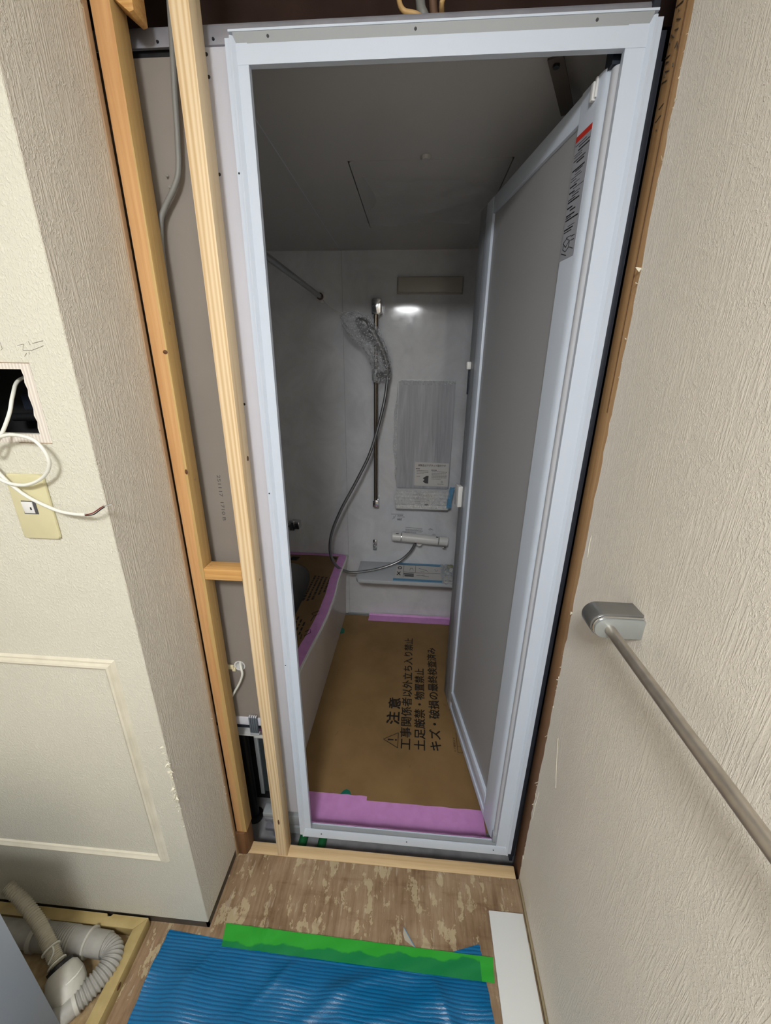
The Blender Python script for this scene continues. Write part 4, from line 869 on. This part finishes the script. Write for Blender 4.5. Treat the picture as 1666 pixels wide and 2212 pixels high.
MB().tube([(-.648, -.309, .040), (-.60, -.309, .040)], .0315, 22).build('sleeve', 'pipe', dp)
MB().tube([(-.60, -.309, .040), (-.500, -.309, .040)], .030, 22, 90, rad=lambda t: .0300+(.0016*math.sin(t*16*2*math.pi) if t < .55 else 0)).build('pipe_section', 'pipe', dp)
MB().tube([(-.502, -.309, .040), (-.497, -.309, .040)], .0335, 22).build('coupling_ring', 'pipe_white', dp)
MB().tube([(-.497, -.309, .040), (-.470, -.310, .040), (-.450, -.311, .040)], .028, 22, 4).build('sleeve', 'pipe', dp)
pth = [(-.460, -.3105, .040), (-.442, -.312, .040), (-.424, -.322, .040), (-.4165, -.338, .040), (-.419, -.358, .040), (-.428, -.380, .040), (-.440, -.400, .040), (-.452, -.416, .040)]
MB().tube(pth, .024, 22, 26, rad=lambda t: .0238+.0022*math.sin(t*20*2*math.pi)*min(1, 5*max(0, t-.10))).build('corrugated_bend', 'pipe', dp)
MB().tube([(-.449, -.412, .040), (-.454, -.418, .040)], .027, 22).build('coupling_ring', 'pipe_white', dp)
MB().tube([(-.452, -.416, .040), (-.468, -.438, .040), (-.50, -.47, .040), (-.53, -.50, .040)], .0245, 22, 4).build('tail_pipe', 'pipe', dp)
tr_ = empty('drain_trap', (-.50, -.385, .0)); tag(tr_, 'white domed drain trap between ribbed hose and grey pipe', 'trap')
ax = Vector((-.62, .45, .42)).normalized()
MB().lathe([(0, -.060), (.020, -.058), (.036, -.045), (.0405, -.025), (.0405, -.005), (.034, .018), (.022, .030), (0, .034)], (-.503, -.385, .057), ax, 28).build('dome', 'pipe_white', tr_)
MB().lathe([(.015, .026), (.027, .024), (.028, .032), (.016, .036)], (-.503, -.385, .057), ax, 24).build('gasket', 'black', tr_)
rh = MB().tube([(-.525, -.372, .073), (-.55, -.356, .086), (-.59, -.332, .10), (-.64, -.305, .115), (-.70, -.28, .135), (-.75, -.265, .16)], .0155, 18, 44, rad=lambda t: .0145+.0022*math.sin(t*46*2*math.pi)).build('ribbed_hose', 'hose_stripe'); tag(rh, 'thin cream ribbed hose running into the white trap', 'hose')
tie = MB()
for c_, r_ in (((-.532, -.368, .077), .0185), ((-.562, -.349, .091), .0185)):
    d = Vector((-.04, .024, .015)).normalized(); a_ = d.orthogonal().normalized(); b_ = d.cross(a_)
    tie.tube([Vector(c_)+(a_*math.cos(t)+b_*math.sin(t))*r_ for t in [2*math.pi*k/20 for k in range(21)]], .0022, 8, cap=False)
tie.tube([(-.545, -.375, .09), (-.54, -.36, .108), (-.548, -.352, .114)], .002, 8, 4)
tie.build('cable_tie', 'cable_white', rh)
o = MB().tube([(-.474, -.405, .085), (-.465, -.385, .080), (-.470, -.365, .066), (-.485, -.355, .050)], .0025, 8, 6).build('cord_loop', 'cable_white'); tag(o, 'short white cord curled beside the white drain trap', 'cord')
for i, (x, y) in enumerate(((-.535, -.336), (-.52, -.345))):
    o = MB().prism([(x, y), (x+.008, y+.002), (x+.009, y-.003), (x+.002, y-.005)], 'z', .002, .0032).build('paper_scrap', 'torn'); tag(o, ['white paper scrap on the dusty board nearer the straight pipe', 'white paper scrap on the dusty board nearer the trap'][i], 'scrap', 'paper scraps by the trap')
# --- cabinet whose side shows at the lower left
cbn = empty('vanity_cabinet', (-.72, -.75, 0)); tag(cbn, 'pale blue-grey cabinet side in the lower left corner', 'cabinet')
MB().box(-.470, -.4515, -1.02, -.4535, .0025, .56, .002).build('side_panel', 'cabinet', cbn); MB().box(-1.00, -.985, -1.02, -.4535, .0025, .56, .002).build('side_panel', 'cabinet', cbn)
MB().box(-1.01, -.445, -1.03, -.45, .56, .582, .004).build('top', 'white_plastic', cbn); MB().box(-.985, -.470, -1.0, -.46, .14, .155).build('bottom_shelf', 'cabinet', cbn)
for i, (a_, b_) in enumerate(((-.983, -.729), (-.726, -.472))):
    dd = MB().box(a_, b_, -1.038, -1.021, .10, .555, .003).build('door', 'cabinet', cbn); MB().box((b_-.03 if i == 0 else a_+.018), (b_-.018 if i == 0 else a_+.03), -1.052, -1.038, .38, .50, .003).build('handle', 'satin', dd)
# --- blue sheet, green tape, white board
def yt(x):
    if x < -.155: return -.251+(-.008)*(x+.316)/.161
    if x < .44: return -.2595+.012*(x+.155)/.595
    if x < .568: return -.2475+.037*((x-.44)/.128)
    return -.2105-.09*(x-.568)/.02
def sheet(a, b):
    xr_ = .572+.03*min(1, b*1.5); x = -.316+(xr_+.316)*a; y0 = yt(min(x, .568)); y = y0+(-1.0-y0)*(b**1.5)
    g = max(0, min(1, (-.285-y)/.05)); wv_ = .0035*math.sin(14*x+22*y)+.0028*math.sin(31*x-17*y+1)+.002*math.sin(47*x+9*y+2)
    fold = 0
    for (px, py, ang_, wd, hh) in ((.02, -.33, .75, .010, .004), (.16, -.36, .55, .016, .006), (.34, -.36, .35, .02, .006), (.47, -.34, -1.0, .012, .005), (-.18, -.31, .9, .006, .003), (.25, -.31, .3, .012, .004)):
        dd_ = (x-px)*math.sin(ang_)-(y-py)*math.cos(ang_); al = (x-px)*math.cos(ang_)+(y-py)*math.sin(ang_); fold += hh*math.exp(-(dd_/wd)**2)*math.exp(-(al/.10)**2)
    return (x+.0008*math.sin(900*b), y, .0016+g*(.008+wv_*1.4)+fold*min(1, max(0, (-.262-y)/.03)))
bs = MB().grid(sheet, 150, 130).solid(.0005).build('blue_sheet', 'blue'); tag(bs, 'ribbed blue plastic sheet spread on the washroom floor', 'sheet')
def gt(a, b):
    A = Vector((-.158, -.2255, 0)).lerp(Vector((.606, -.2345, 0)), a); B_ = Vector((-.150, -.2735, 0)).lerp(Vector((.601, -.2835, 0)), a); p = A.lerp(B_, b)
    ridge = .0022*math.exp(-((a-.10-.03*b)/.006)**2)+.003*math.exp(-((a-.165+.02*b)/.006)**2)
    return (p.x, p.y, .0040+ridge+.0006*math.sin(40*a+7*b))
o = MB().grid(gt, 120, 6).solid(.0006).build('green_tape', 'green'); tag(o, 'bright green tape holding the blue sheet to the plywood', 'tape')
o = MB().prism([(.6105, -.135), (.7105, -.135), (.7085, -.95), (.606, -.95)], 'z', .0005, .009, .001).build('white_board', 'white_board'); tag(o, 'white board strip lying along the right wall', 'board')
m = MB().prism([(.358, -.192), (.362, -.196), (.392, -.231), (.378, -.226), (.362, -.218), (.357, -.205)], 'z', .0006, .0016); o = m.build('film_scrap', plain('pale_film_scrap', (176, 168, 150), .4)); tag(o, 'torn clear film scrap poking from behind the green tape', 'scrap')
MB().tube([(.359, -.192, .002), (.375, -.212, .0025), (.392, -.232, .002)], .0011, 6).build('blue_edge', 'blue_tape', o)
# --- ceiling lamp of the washroom
lp = empty('ceiling_lamp', LAMP_POS); tag(lp, 'round white ceiling lamp of the washroom', 'lamp')
em = N('lamp_diffuser'); em.b.inputs['Emission Color'].default_value = (*LAMP_COL, 1); em.b.inputs['Emission Strength'].default_value = LAMP_POWER; em.col((240, 238, 230))
MB().lathe([(0, 0), (.19, 0), (.19, -.018), (0, -.018)], LAMP_POS, (0, 0, 1), 40).build('base', 'white_plastic', lp)
MB().lathe([(.18, -.018), (.185, -.035), (.175, -.062), (.14, -.086), (.08, -.100), (0, -.105)], LAMP_POS, (0, 0, 1), 40).build('diffuser', em.m, lp)
